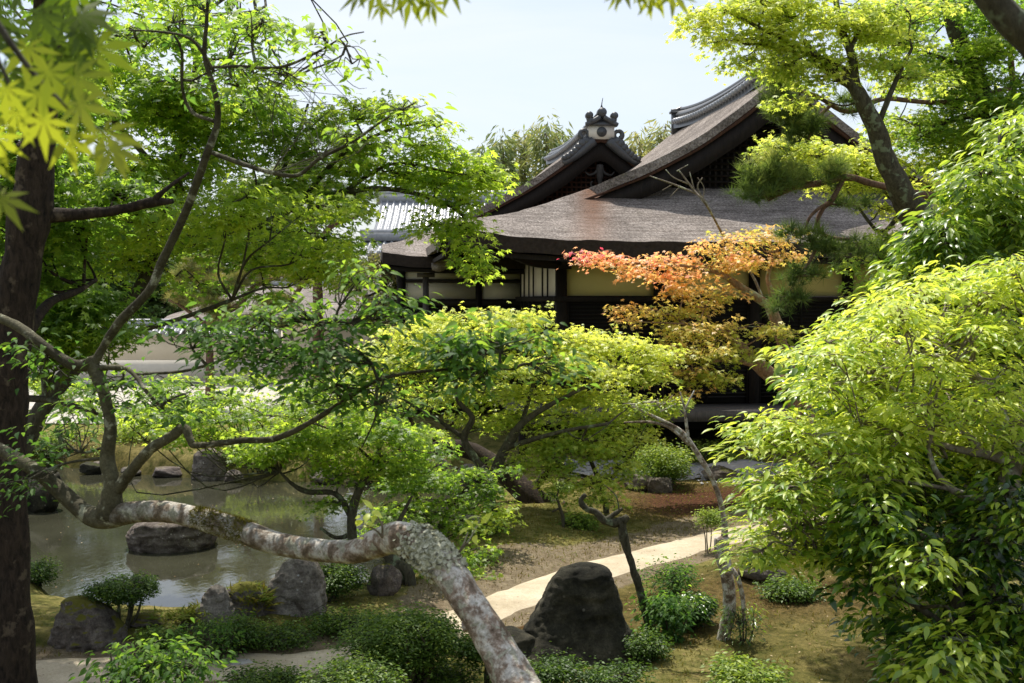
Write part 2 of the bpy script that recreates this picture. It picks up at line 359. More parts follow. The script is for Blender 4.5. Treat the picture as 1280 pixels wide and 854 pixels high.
def H(x, y):
    x = np.asarray(x, float); y = np.asarray(y, float)
    s = seg_dist(x, y, pond, True)*np.where(inside(x, y, pond), -1, 1)
    z = 1.3*(1-sstep(3.0, 7.6, y))
    p3 = np.stack([x, y, 0*x], -1); dp = seg_dist(x, y, path_c, False); calm = sstep(.3, 1.1, dp)
    z = z+calm*(.05*fbm(p3, .7, 3)+.022*fbm(p3, 3.2, 5)*sstep(60, 20, y))
    z = z+.10*sstep(.3, 1.2, s)*(1-sstep(1.5, 3.0, s))*calm
    z = z+.10*sstep(25, 29, y)*sstep(1, -3, x)*sstep(.5, 2, s)
    bank = sstep(-.25, .45, s+.12*vn(p3, 1.8, 9))
    return np.where(s < 1.2, (WZ-.45)*(1-bank)+z*bank, z)
def Hs(x, y): return float(H(np.array([x]), np.array([y]))[0])
xs = np.concatenate([-14-np.geomspace(.3, 500, 26)[::-1], np.arange(-14, 14.01, .11), 14+np.geomspace(.3, 500, 26)])
ys = np.concatenate([[-60, -20, -6, -2, 0, 1, 2], np.arange(3, 7, .25), np.arange(7, 30, .11), 30+np.geomspace(.3, 900, 40)])
X, Y = np.meshgrid(xs, ys, indexing='ij'); Z = H(X, Y)
def blob(px, py, rx, ry, soft=.5):
    c = G(px, py, 0); q = np.hypot((X-c[0])/rx, (Y-c[1])/ry); return 1-sstep(1-soft, 1+soft, q)
dirt_poly = np.array([G(x, y)[:2] for x, y in [(480,790),(545,735),(600,700),(700,683),(800,660),(900,640),(980,632),(1000,655),(900,690),(800,715),(620,780)]])
dsd = seg_dist(X, Y, dirt_poly, True)*np.where(inside(X, Y, dirt_poly), -1, 1)
dirt = 1-sstep(-.25, .35, dsd+.3*vn(np.stack([X, Y, 0*X], -1), 1.3, 4))
dp = seg_dist(X, Y, path_c, False); dirt = np.maximum(dirt, 1-sstep(.45, .75, dp))
rust = np.maximum.reduce([blob(905, 628, 1.6, 1.5), blob(800, 607, .9, .8)*.8, blob(985, 745, 1.2, 1.0)*.6, blob(1150, 800, 1.5, 1.5)*.25, blob(700, 790, .9, .5)*.8, blob(860, 760, 1., 1.)*.5, blob(130, 560, 3, 1.5)*.3])
m, nt = mat('moss_ground'); v = geo_pos(nt)
a1 = N(nt, 'ShaderNodeAttribute', attribute_name='dirt'); a2 = N(nt, 'ShaderNodeAttribute', attribute_name='rust')
n1 = noise(nt, 1.6, 6, .65, v, .5); n2 = noise(nt, 22, 7, .75, v); n3 = noise(nt, 6, 6, .7, v); n4 = noise(nt, 90, 4, .7, v)
c = ramp(nt, [(.3, (.11, .12, .028)), (.45, (.23, .21, .06)), (.6, (.36, .31, .11)), (.75, (.15, .09, .035))], n1.outputs['Fac']).outputs[0]
c = mixc(nt, ramp(nt, [(.45, (0, 0, 0)), (.65, (1, 1, 1))], n3.outputs['Fac']).outputs[0], c, (.09, .11, .02))
rc = ramp(nt, [(.35, (.055, .022, .012)), (.65, (.17, .075, .035))], n2.outputs['Fac']).outputs[0]
c = mixc(nt, a2.outputs['Fac'], c, rc)
dc = ramp(nt, [(.3, (.22, .165, .10)), (.7, (.40, .33, .23))], n3.outputs['Fac']).outputs[0]
edge = N(nt, 'ShaderNodeMath', operation='MULTIPLY_ADD'); wire(nt, n3.outputs['Fac'], edge.inputs[0]); edge.inputs[1].default_value = .8; wire(nt, a1.outputs['Fac'], edge.inputs[2])
c = mixc(nt, ramp(nt, [(.75, (0, 0, 0)), (.98, (1, 1, 1))], edge.outputs[0]).outputs[0], c, dc)
c = mixc(nt, .75, c, ramp(nt, [(.3, (.4, .4, .4)), (.68, (1.25, 1.22, 1.15))], n2.outputs['Fac']).outputs[0], 'MULTIPLY')
c = mixc(nt, .5, c, ramp(nt, [(.35, (.5, .5, .5)), (.6, (1.1, 1.1, 1.1))], n4.outputs['Fac']).outputs[0], 'MULTIPLY')
ad = N(nt, 'ShaderNodeMath', operation='ADD'); wire(nt, n2.outputs['Fac'], ad.inputs[0]); wire(nt, n4.outputs['Fac'], ad.inputs[1])
finish(nt, c, .95, ad.outputs[0], .9, .04, .1); M['ground'] = m
g = MB().grid(X, Y, Z).build('ground', M['ground'], smooth=True); tag(g, kind='structure')
for nm, arr in (('dirt', dirt), ('rust', rust)):
    a = g.data.attributes.new(nm, 'FLOAT', 'POINT'); a.data.foreach_set('value', arr.astype(np.float32).ravel())
# path: draped sheet
def catmull(p, sub=10):
    q = np.vstack([2*p[0]-p[1], p, 2*p[-1]-p[-2]]); r = []
    for i in range(1, len(q)-2):
        for k in range(sub):
            u = k/sub; r.append(.5*((2*q[i])+(-q[i-1]+q[i+1])*u+(2*q[i-1]-5*q[i]+4*q[i+1]-q[i+2])*u*u+(-q[i-1]+3*q[i]-3*q[i+1]+q[i+2])*u**3))
    r.append(p[-1]); return np.array(r)
pc = catmull(path_c, 14); tg = np.gradient(pc, axis=0); tg /= np.linalg.norm(tg, axis=1)[:, None]; nm_ = np.stack([-tg[:, 1], tg[:, 0]], -1)
k = np.linspace(-1, 1, 15); PX = np.zeros((len(pc), 15)); PY = PX.copy()
for i, t in enumerate(k):
    p3 = np.stack([pc[:, 0], pc[:, 1], np.full(len(pc), np.sign(t)*5)], -1)
    wd = .34+.07*fbm(p3, 1.3, 8)+.03*vn(p3, 6, 2)
    PX[:, i] = pc[:, 0]+nm_[:, 0]*t*wd; PY[:, i] = pc[:, 1]+nm_[:, 1]*t*wd
def sand(name, c0, c1, s=40):
    m, nt = mat(name); v = geo_pos(nt); n1 = noise(nt, s, 6, .8, v); n2 = noise(nt, 1.8, 5, .6, v); n3 = noise(nt, s*3, 3, .7, v)
    c = ramp(nt, [(.3, c0), (.65, c1)], n2.outputs['Fac']).outputs[0]
    c = mixc(nt, .6, c, ramp(nt, [(.3, (.6, .58, .55)), (.6, (1.1, 1.1, 1.1))], n1.outputs['Fac']).outputs[0], 'MULTIPLY')
    c = mixc(nt, .4, c, ramp(nt, [(.3, (.6, .58, .55)), (.6, (1.1, 1.1, 1.1))], n3.outputs['Fac']).outputs[0], 'MULTIPLY')
    finish(nt, c, .95, n1.outputs['Fac'], .5, .01, .1); return m
M['sand'] = sand('path_sand', (.36, .30, .21), (.56, .48, .36)); M['court'] = sand('court_gravel', (.36, .34, .29), (.50, .47, .42), 25)
M['gravel'] = sand('blue_gravel', (.16, .17, .18), (.40, .40, .40), 18)
tag(MB().grid(PX, PY, H(PX, PY)+.014-.02*np.abs(k)[None, :]**6, True).build('path', M['sand'], smooth=True), kind='structure')
u, v_ = np.meshgrid(np.linspace(-26, -2.0, 90), np.linspace(26.3, 44, 60), indexing='ij')
v_ = v_+np.where(v_ < 27, .5*vn(np.stack([u, 0*u, 0*u], -1), .35, 3), 0)+np.where(u > -7, (u+7)*.9, 0)*(44-v_)/18
tag(MB().grid(u, v_, H(u, v_)+.03).build('gravel_court', M['court']), kind='structure')
gb = [G(x, y)[:2] for x, y in [(690,596),(1160,600)]]
u, v_ = np.meshgrid(np.linspace(0, 1, 70), np.linspace(-1, 1, 12), indexing='ij')
GX = 1.0+u*7.5; GY = 19.4+.5*np.sin(u*5)+v_*(.75+.15*np.sin(u*17))
tag(MB().grid(GX, GY, H(GX, GY)+.02).build('gravel_bed', M['gravel']), kind='structure')
# water
m, nt = mat('pond_water'); v = geo_pos(nt)
mp = N(nt, 'ShaderNodeMapping'); mp.inputs['Scale'].default_value = (1, .55, 1); mp.inputs['Rotation'].default_value = (0, 0, .5); wire(nt, v, mp.inputs[0])
n1 = noise(nt, 7, 4, .6, mp.outputs[0], .4); n2 = noise(nt, .8, 3, .5, v)
mu = N(nt, 'ShaderNodeMath', operation='MULTIPLY'); wire(nt, n1.outputs['Fac'], mu.inputs[0]); wire(nt, n2.outputs['Fac'], mu.inputs[1])
b = finish(nt, ramp(nt, [(.35, (.028, .028, .018)), (.65, (.042, .042, .027))], n2.outputs['Fac']).outputs[0], .02, mu.outputs[0], .11, .03, .5)
b.inputs['IOR'].default_value = 1.36; b.inputs['Specular IOR Level'].default_value = .75; M['water'] = m
lo = pond.min(0)-1; hi = pond.max(0)+1
MBw = MB(); u, v_ = np.meshgrid(np.linspace(lo[0], hi[0], 30), np.linspace(lo[1], hi[1], 30), indexing='ij')
tag(MBw.grid(u, v_, 0*u+WZ).build('pond_water', M['water']), kind='structure')

# ------------------------------------------------------------------ leaves
def maple_leaf(lobes):
    A = {7: [-128, -82, -40, 0, 40, 82, 128], 5: [-100, -48, 0, 48, 100]}[lobes]
    L = {7: [.42, .72, .94, 1, .94, .72, .42], 5: [.6, .88, 1, .88, .6]}[lobes]
    V = [(0, 0, 0)]; Fc = []
    for a, l in zip(A, L):
        a = R(a); dx, dy = math.sin(a), math.cos(a); w = .125 if lobes == 7 else .19
        b = len(V); V += [(dx*l*.42+dy*w*l, dy*l*.42-dx*w*l, .02), (dx*l, dy*l, -.14*l), (dx*l*.42-dy*w*l, dy*l*.42+dx*w*l, .02)]
        Fc.append((0, b, b+1, b+2))
    return np.array(V), np.array(Fc)
MAPLE7, MAPLE5 = maple_leaf(7), maple_leaf(5)
def ovate(w):
    V = [(0,0,0)]
    for y, k, z in ((.18,.72,.02),(.45,1,.01),(.74,.68,-.06)): V += [(w*k,y,z+.04*k),(0,y,z),(-w*k,y,z+.04*k)]
    V.append((0,1.06,-.22))
    return (np.array(V), [np.array([(0,1,2),(0,2,3),(8,7,10),(9,8,10)]), np.array([(2,1,4,5),(3,2,5,6),(5,4,7,8),(6,5,8,9)])])
OVATE = ovate(.21); NARROW = ovate(.15)
SMALL = (np.array([(0,0,0),(.22,.5,.04),(0,1,-.08),(-.22,.5,.04)]), np.array([(0,1,2,3)]))
LONG = (np.array([(0,0,0),(.09,.4,0),(0,1,-.25),(-.09,.4,0)]), np.array([(0,1,2,3)]))
def tuft(n, seed):
    r = np.random.default_rng(seed); V = []; Fc = []
    for i in range(n):
        a = r.uniform(0, 2*math.pi); e = r.uniform(.15, 1.15); d = np.array([math.cos(a)*math.cos(e), math.sin(a)*math.cos(e), math.sin(e)])*r.uniform(.8, 1.1)
        s = np.cross(d, (0, 0, 1.)); s /= np.linalg.norm(s)+1e-6; b = len(V)
        V += [s*.024, -s*.024, d+(0, 0, 0)]; Fc.append((b, b+1, b+2))
    return np.array(V), np.array(Fc)
TUFT = tuft(20, 1); TUFTF = tuft(12, 2)
TUFTF = (TUFTF[0]*np.array([1, 1, 1]), TUFTF[1])
def norm(a): return a/(np.linalg.norm(a, axis=-1, keepdims=True)+1e-9)
def put_leaves(mb, tmpl, pos, fwd, up, size, tint):
    V, Fc = tmpl; n = len(pos)
    f = norm(fwd); sd = norm(np.cross(f, up)); nn = np.cross(sd, f)
    W = pos[:, None, :]+size[:, None, None]*(V[None, :, 0, None]*sd[:, None]+V[None, :, 1, None]*f[:, None]+V[None, :, 2, None]*nn[:, None])
    if not isinstance(Fc, list): Fc = [Fc]
    base = (np.arange(n)*len(V))[:, None, None]
    tt = np.repeat(np.clip(tint, 0, 1), len(V)); n0 = mb.n
    mb.v.append(W.reshape(-1, 3)); mb.t.append(tt); mb.n += W.shape[0]*W.shape[1]
    for fc in Fc: mb.f.append((base+fc[None]).reshape(-1, fc.shape[1])+n0)
def clump_centres(pads, r):
    """pads: (px, py, rx, ry, depth, n, tint[, rdepth]) in photo units at a stated real distance -> clump centres"""
    C = []; T = []; I = []
    for k, pd in enumerate(pads):
        px, py, rx, ry, d, n = pd[:6]; tn = pd[6] if len(pd) > 6 else .5
        c = P(px, py, d); sx, sz = rx*d/F, ry*d/F; sy = pd[7] if len(pd) > 7 else sx*.7
        q = r.normal(size=(n*2, 3)); q = norm(q)*r.uniform(0.15, 1, (n*2, 1))**.5
        pt = c+q*np.array([sx, sy, sz]); gap = fbm(pt, 1.7/max(sx, .3), 31)   # gaps follow a noise field
        keep = np.argsort(-gap+r.uniform(-.35, .35, len(pt)))[:n]
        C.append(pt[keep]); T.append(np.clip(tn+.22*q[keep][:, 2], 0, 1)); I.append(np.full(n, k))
    return np.concatenate(C), np.concatenate(T), np.concatenate(I)
def spray(mb, C, T, tmpl, size, per, rad, r, tilt=.5, droop=.5, flat=.25, tvar=.25, svar=.3, tuftmode=False):
    n = len(C)*per; c = np.repeat(C, per, 0); t = np.repeat(T+r.normal(0, tvar*.6, len(T)), per)
    a = r.uniform(0, 2*math.pi, n); rr = rad*np.sqrt(r.uniform(.02, 1, n))
    if tuftmode:
        pos = c+r.normal(0, rad*.5, (n, 3))*np.array([1, 1, flat])
        fwd = r.normal(0, 1, (n, 3)); up = norm(np.array([0, 0, 1.])+r.normal(0, tilt, (n, 3)))
    else:
        off = np.stack([np.cos(a)*rr, np.sin(a)*rr, r.normal(0, rad*flat, n)-.35*droop*rr*rr/rad], -1)
        ax = np.repeat(norm(np.array([0, 0, 1.])+r.normal(0, .25, (len(C), 3))), per, 0)
        off = off-ax*0; off[:, 2] += -(off[:, 0]*ax[:, 0]+off[:, 1]*ax[:, 1]); pos = c+off
        fwd = np.stack([np.cos(a), np.sin(a), np.full(n, 0.)], -1)+r.normal(0, .45, (n, 3)); fwd[:, 2] = -droop*r.uniform(.2, 1.3, n)
        up = norm(np.array([0, 0, 1.])+r.normal(0, tilt, (n, 3)))
    put_leaves(mb, tmpl, pos, fwd, up, size*(1+r.uniform(-svar, svar, n)), t+r.normal(0, tvar*.5, n))
def limbpts(spec):
    pts, rad = [], []
    for q in spec:
        if q[0] == 'w': pts.append(np.array(q[1:4])); rad.append(q[4])
        else: pts.append(P(q[0], q[1], q[2])); rad.append(q[3]/2*q[2]/F)
    return pts, rad
def ground_at(px, d, r, dz=-.15):
    x = (px-640)/F*d*1.0; return ('w', x, d, Hs(x, d)+dz, r)
def tree(name, label, cat, limbs, pads, leafmat, barkmat, tmpl, size, per, rad, seed, group=None, twig=.0035, sub=.012,
         leafname='foliage', rough=.12, extra=None, conn=True, thin=None, **kw):
    r = np.random.default_rng(seed)
    if tmpl is MAPLE5:   # airy tiers of fine leaves
        k = .66 if thin is None else thin
        pads = [(a, b, c*1.14, e*.95, f, max(3, int(g*k)), *h) for a, b, c, e, f, g, *h in pads]; size *= .80; per = int(per*1.15); rad *= 1.12; twig = .005
    elif thin: pads = [(a, b, c, e, f, max(3, int(g*thin)), *h) for a, b, c, e, f, g, *h in pads]
    base = limbpts(limbs[0])[0][0]
    root = tag(empty(name, base), label, cat, group)
    wb = MB(); samples = []; srad = []
    for i, L in enumerate(limbs):
        p, rd = limbpts(L); wb2 = wb
        wb2.tube(p, rd, 12 if max(rd) > .05 else 7, sub=5, rough=rough, seed=seed+i)
        p = np.array(p); tt = np.linspace(0, len(p)-1, len(p)*5)
        for ax in [0]:
            s_ = np.stack([np.interp(tt, np.arange(len(p)), p[:, k]) for k in range(3)], -1); samples.append(s_); srad.append(np.interp(tt, np.arange(len(p)), rd))
    tr = wb.build('trunk', M[barkmat], root, True)
    if pads:
        Sm = np.vstack(samples); Sr = np.concatenate(srad)
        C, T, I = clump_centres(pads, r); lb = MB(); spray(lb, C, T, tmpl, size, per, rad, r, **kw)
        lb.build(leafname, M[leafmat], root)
        if conn:
            tb = MB()
            for k, pd in enumerate(pads):
                c = P(pd[0], pd[1], pd[4]); dd = np.linalg.norm(Sm-c, axis=1)+np.maximum(0, Sm[:, 2]-c[2])*1.5; j = int(np.argmin(dd)); a = Sm[j]
                ln = np.linalg.norm(c-a); r0 = min(sub*(1+ln*.35), max(Sr[j]*.8, .006))
                m1 = a+(c-a)*.35+r.normal(0, .09*ln, 3)+np.array([0, 0, -.04*ln]); m2 = a+(c-a)*.7+r.normal(0, .07*ln, 3)+np.array([0, 0, .04*ln])
                tb.tube([a, m1, m2, c], [r0, r0*.75, r0*.55, r0*.35], 5, sub=4, rough=.1)
                line = np.array([m1, m2, c, (m1+m2)/2, (m2+c)/2]); idx = np.where(I == k)[0]
                for q in idx[:90]:
                    tg_ = C[q]; s0 = line[int(np.argmin(np.linalg.norm(line-tg_, axis=1)+r.uniform(0, .2, 5)))]
                    l2 = np.linalg.norm(tg_-s0); md = (s0+tg_)/2+r.normal(0, .12*l2, 3)
                    tb.tube([s0, md, tg_], [twig*1.6, twig*1.1, twig*.6], 3, sub=2, cap=False)
            tb.build('branches', M[barkmat], root, True)
    if extra: extra(root, r)
    reroot(root)
    return root
def autopads(poly, n, d, rx, ry, per, tint, r, dj=.08):
    """pads filling a crown outline given by its corner points"""
    poly = np.array(poly, float); lo, hi = poly.min(0), poly.max(0); out = []
    tries = 0
    while len(out) < n and tries < 9000:
        tries += 1; x, y = r.uniform(lo[0], hi[0]), r.uniform(lo[1], hi[1])
        if not inside(np.array([x]), np.array([y]), poly)[0]: continue
        if any(abs(x-o[0])/rx+abs(y-o[1])/ry < .75 for o in out): continue
        k = r.uniform(.75, 1.3); dd = d[0]+(d[1]-d[0])*r.random() if isinstance(d, tuple) else d*(1+r.uniform(-dj, dj))
        tt = tint if not callable(tint) else tint(x, y)
        out.append((x, y, rx*k, ry*k*r.uniform(.8, 1.2), dd, per, float(np.clip(tt+r.normal(0, .08), 0, 1))))
    return out
# ------------------------------------------------------------------ buildings
def hip_gable_roof(root, kx, kz, We, Xg, ys, zs0, ze, yb, over, matn, up=.3, th=.28, stain=None, verge_mat='wood_brown'):
    """hip-and-gable roof: local x across the gable, y away from the viewer, gable plane at y=0"""
    zp = lambda x: np.interp(np.abs(x), kx, kz)
    zpS = lambda x: (zp(x-.16)+zp(x)+zp(x+.16))/3
    zs = lambda y: ze+(zs0-ze)*np.clip((y-ys)/(0-ys), 0, 1)**1.22
    cu = lambda x, y: up*(np.abs(x)/We)**7*sstep(0, 1, np.clip((y+.4)/(ys+.4), 0, 1))
    mb = MB(); rim = MB()
    X, Y = np.meshgrid(np.linspace(-We, We, 120), np.linspace(ys, 0, 34), indexing='ij')
    Z = np.minimum(zpS(X), zs(Y))+cu(X, Y)+.015*fbm(np.stack([X, Y, 0*X], -1), 2.2, 4)
    T = 0*X
    if stain: T = np.exp(-((X-stain[0]-(Y)*stain[2])/stain[1])**2)*(1-.55*(np.abs(Y)/3.2))
    mb.slab(X, Y+.12*(X/We)**2*0, Z, th*sstep(0, .35, 0-Y)*.8+.06, T, rim=rim)
    for yy0, yy1 in ((-over, yb+over),):
        for sgn in (-1, 1):
            a = np.linspace(0.0, 1, 50); b = np.linspace(0, 1, 40); A, B = np.meshgrid(a, b, indexing='ij')
            X = sgn*A*We
            yf = np.where(np.abs(X) < Xg-.25, -over, np.where(np.abs(X) < Xg+.1, -over*(Xg+.1-np.abs(X))/.35, 0.))
            Yb = yb+(-yf)
            Y = yf+(Yb-yf)*B; Z = zpS(X)+.002+.015*fbm(np.stack([X, Y, 0*X], -1), 2.2, 4)
            mb.slab(X[::sgn], Y[::sgn], Z[::sgn], .2)
    X, Y = np.meshgrid(np.linspace(-We, We, 60), np.linspace(0, 1, 14), indexing='ij')
    Yr = yb+Y*(-ys); mb.slab(X, Yr, np.minimum(zpS(X), zs(-Y*(-ys)))+cu(X, -Y*(-ys)), th*.7, rim=rim)
    roof = mb.build('roof', M[matn], root, True); rim.build('eave_edge', M['eave_edge'], roof)
    # dark underside boards just below the eave
    mb = MB()
    X, Y = np.meshgrid(np.linspace(-We+.12, We-.12, 60), np.linspace(ys+.1, yb-ys-.1, 40), indexing='ij')
    yy = np.where(Y < 0, Y, np.where(Y > yb, yb-Y, 0))
    Z = np.minimum(zpS(X), zs(yy))+cu(X, yy)-th-.05
    mb.slab(X, Y, np.minimum(Z, ze+.55+cu(X, yy)), .09)
    mb.build('eave_boards', M['wood'], root)
    # verge boards
    for nm, y0, y1, o0, o1, mt in (('verge_trim', -over+.03, -over+.12, .19, .32, verge_mat), ('bargeboard', -over+.10, -over+.16, .26, .80, 'wood')):
        mb = MB(); x = np.linspace(-Xg-.3, Xg+.3, 61); z = zpS(x)
        o1x = o1*(1-.25*np.abs(x)/Xg)
        V = []; 
        for y in (y0, y1): V += [np.stack([x, 0*x+y, z-o0], -1), np.stack([x, 0*x+y, z-o1x], -1)]
        V = np.concatenate(V); n = 61; q = np.arange(n-1); f = []
        for a, b in ((0, 1), (3, 2), (2, 0), (1, 3)): f.append(np.stack([a*n+q, b*n+q, b*n+q+1, a*n+q+1], -1))
        mb.add(V, np.concatenate(f)); mb.build(nm, M[mt], root)
    # gable wall and its lattice
    mb = MB(); x = np.linspace(-Xg, Xg, 41); z = zpS(x)-th-.02; zb = zs0-.12
    z = np.maximum(z, zb+.01)
    V = np.concatenate([np.stack([x, 0*x+.02, z], -1), np.stack([x, 0*x+.02, 0*x+zb], -1)]); q = np.arange(40)
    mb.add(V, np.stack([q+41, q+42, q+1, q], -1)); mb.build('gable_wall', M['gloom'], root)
    mb = MB(); s = .13
    for xx in np.arange(-Xg+.5, Xg-.4, s):
        zt = float(zpS(np.array([xx]))[0])-th-.45
        if zt > zb+.1: mb.box((xx-.025, -.04, zb), (xx+.025, -.005, zt))
    for zz in np.arange(zb+.1, kz[0]-1.0, s):
        xm = float(np.interp(-zz, -(np.array(kz)-th-.45), kx)); xm = min(xm, Xg-.4)
        if xm > .2: mb.box((-xm, -.06, zz-.025), (xm, -.042, zz+.025))
    mb.build('gable_lattice', M['wood_brown' if We < 6 else 'wood'], root)
    return zpS, zs
def tile_ridge(root, y0, y1, z, h=.36, wd=.2, up=.18, name='roof_ridge'):
    mb = MB(); n = 40; y = np.linspace(y0, y1, n); t = np.abs((y-(y0+y1)/2)/((y1-y0)/2)); zz = z+up*t**2.2
    prof = [(-wd-.05, -.12), (-wd-.05, .03), (-wd, .04), (-wd*.9, h*.55), (-wd*1.05, h*.57), (-wd*1.0, h*.66), (-wd*.6, h*.85), (0, h)]
    prof = prof+[(-a, b) for a, b in prof[::-1][1:]]; p = np.array(prof)
    V = np.stack([np.broadcast_to(p[None, :, 0], (n, len(p))), np.broadcast_to(y[:, None], (n, len(p))), zz[:, None]+p[None, :, 1]], -1)
    i, j = np.meshgrid(np.arange(n-1), np.arange(len(p)-1), indexing='ij'); m_ = len(p)
    mb.add(V.reshape(-1, 3), np.stack([i*m_+j, (i+1)*m_+j, (i+1)*m_+j+1, i*m_+j+1], -1).reshape(-1, 4)[:, ::-1])
    mb.add(V[0], [list(range(m_))]); mb.add(V[-1], [list(range(m_))[::-1]])
    mb.tube(np.stack([0*y, y, zz+h], -1), np.full(n, .07), 8, sub=1)
    r = mb.build(name, M['tile_dark'], root)
    for sg in (-1, 1):
        mb = MB()
        for yy in np.arange(y0+.15, y1-.1, .22):
            t_ = abs((yy-(y0+y1)/2)/((y1-y0)/2)); zc = z+up*t_**2.2+.1
            mb.cyl((sg*(wd-.02), yy, zc+.02), (sg*(wd+.14), yy, zc-.05), .068, n=10)
        mb.build('ridge_end_tiles', M['tile'], r)
    return r
M['ornament'] = wood('ornament_wood', (.02, .018, .017), (.06, .055, .05))
def hanging_ornament(root, y, z, s=1.0, matn='wood_grey'):
    """curled wooden pendant under the gable apex"""
    mb = MB()
    for sg in (-1, 1):
        a = np.linspace(0, 4.6, 26); rr = .19*s*(1-a/6.2)
        pts = np.stack([sg*(.17*s+rr*np.cos(a+2.6)), 0*a+y, z-.2*s+rr*np.sin(a+2.6)], -1); mb.tube(pts, .038*s*(1-.1*a), 6, sub=1)
        mb.tube([(sg*.04*s, y, z+.3*s), (sg*.1*s, y, z+.1*s), (sg*.3*s, y, z+.02*s), (sg*.42*s, y, z+.12*s)], [.05*s, .045*s, .03*s, .015*s], 6)
    mb.tube([(0, y, z+.3*s), (0, y, z), (0, y, z-.3*s)], [.07*s, .10*s, .02*s], 8, sub=3); mb.build('gable_ornament', M[matn], root, True)

# main hall
O = P(965, 115, 24.0)
hall = tag(empty('temple_hall', (O[0], O[1], .1), R(7.3)), 'large dark timber hall with broad brown bark-shingled hip and gable roof', 'temple hall')
KX = [0, .82, 1.8, 2.83, 3.85, 5.2, 7.2, 9.5]; KZ = [7.64, 6.93, 6.24, 5.68, 5.26, 4.76, 4.12, 3.6]
zpS, zs = hip_gable_roof(hall, KX, KZ, 7.15, 3.95, -3.2, 5.28, 3.96, 7.0, .75, 'shingle', up=.30, th=.27, stain=(-3.85, .32, .22))
tile_ridge(hall, -.72, 6.9, 7.5, .40, .2, .2)
for y0, y1 in ((-.9, -.72), (6.9, 7.08)):   # ridge-end block tiles
    mb = MB()
    mb.box((-.26, y0, 7.45), (.26, y1, 8.0)); mb.box((-.31, y0-.02, 8.0), (.31, y1+.02, 8.06)); mb.cyl((0, y0-.05, 7.8), (0, y0, 7.8), .14)
    mb.tube([(-.28, y0+.09, 8.07), (-.13, y0+.09, 8.09), (0, y0+.09, 8.13), (.13, y0+.09, 8.09), (.28, y0+.09, 8.07)], [.05, .06, .07, .06, .05], 8)
    mb.build('ridge_end_ornament', M['tile_dark'], hall)
hanging_ornament(hall, -.62, 6.55, 1.0, 'wood')
# front wall
FY = -1.5
def wallset(root, segs, y, z0, z1, pm, nm='wall_panel'):
    for a, b in segs: MB().box((a, y, z0), (b, y+.06, z1)).build(nm, M[pm], root)
posts = [-4.8, -2.85, -.9, 1.05, 3.0, 4.95, 6.2]
for a, b in zip(posts[:-1], posts[1:]):
    MB().box((a+.1, FY, 2.98), (b-.1, FY+.06, 3.76)).build('wall_panel', M['plaster_yellow'], hall)
    mb = MB(); mb.box((a+.1, FY-.01, .85), (b-.1, FY+.05, 2.86))
    for zz in np.arange(.95, 2.85, .075): mb.box((a+.13, FY-.045, zz), (b-.13, FY-.012, zz+.03))
    for xx in np.arange(a+.12, b-.1, (b-a-.24)/2): mb.box((xx-.03, FY-.06, .86), (xx+.03, FY-.046, 2.86))
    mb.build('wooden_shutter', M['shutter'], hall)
for p_ in posts: MB().box((p_-.1, FY-.09, .1), (p_+.1, FY+.1, 3.80)).build('post', M['wood'], hall)
mb = MB(); mb.box((-4.95, FY-.12, 2.863), (6.3, FY-.0, 2.977)); mb.box((-4.95, FY-.125, 3.765), (6.3, FY+.11, 3.96)); mb.build('lintel', M['wood'], hall)
# left side wall, seen receding
sp = [-1.5, .05, .75, 2.1, 2.8, 3.6, 4.2]
for a, b in zip(sp[:-1], sp[1:]): MB().box((-4.81, a+.055, 2.98), (-4.74, b-.055, 3.76)).build('wall_panel', M['plaster'], hall)
for p_ in sp[1:]: MB().box((-4.83, p_-.05, .1), (-4.72, p_+.05, 3.8)).build('post', M['wood'], hall)
mb = MB(); mb.box((-4.78, -1.4, .85), (-4.7, 4.2, 2.86))
for yy in np.arange(-1.3, 4.1, .16): mb.box((-4.83, yy, .9), (-4.785, yy+.05, 2.84))
mb.build('wooden_shutter', M['shutter'], hall)
mb = MB(); mb.box((-4.94, -1.4, 2.863), (-4.7, 4.3, 2.977)); mb.box((-4.94, -1.4, 3.765), (-4.7, 4.3, 3.96)); mb.build('lintel', M['wood'], hall)
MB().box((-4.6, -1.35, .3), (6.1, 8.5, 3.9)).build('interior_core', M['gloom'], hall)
# eave brackets and rafters
mb = MB()
for xx in np.arange(-6.2, 6.4, .3): mb.bar((xx, -1.6, 4.02), (xx, -3.02, 3.66), .07, .09)
for yy in np.arange(-2.6, 8, .3): mb.bar((-4.9, yy, 3.98), (-6.45, yy, 3.76), .07, .09)
mb.build('rafters', M['wood'], hall)
for xx in (-4.8, -2.85, -.9, 1.05, 3., 4.95):
    mb = MB(); mb.tube([(xx, -1.6, 3.62), (xx, -2.0, 3.66), (xx, -2.4, 3.78)], [.09, .08, .07], 6); mb.box((xx-.16, -1.75, 3.50), (xx+.16, -1.63, 3.6)); mb.build('eave_bracket', M['wood'], hall)
mb = MB(); mb.tube([(-4.8, -1.5, 3.6), (-5.4, -2.1, 3.62), (-5.9, -2.6, 3.74)], [.12, .11, .09], 6)
mb.build('eave_bracket', M['wood'], hall)
# veranda
mb = MB(); mb.box((-5.9, -2.75, .78), (6.3, -1.62, .84)); mb.box((-5.9, -1.62, .78), (-4.9, 4.2, .84)); mb.build('veranda_floor', M['wood_grey'], hall)
mb = MB(); mb.box((-5.95, -2.80, .62), (6.35, -2.753, .83)); mb.build('veranda_edge', M['wood_grey'], hall)
for xx in np.arange(-5.7, 6.2, 1.95): MB().box((xx-.07, -2.6, -.1), (xx+.07, -2.46, .76)).build('veranda_post', M['wood'], hall)

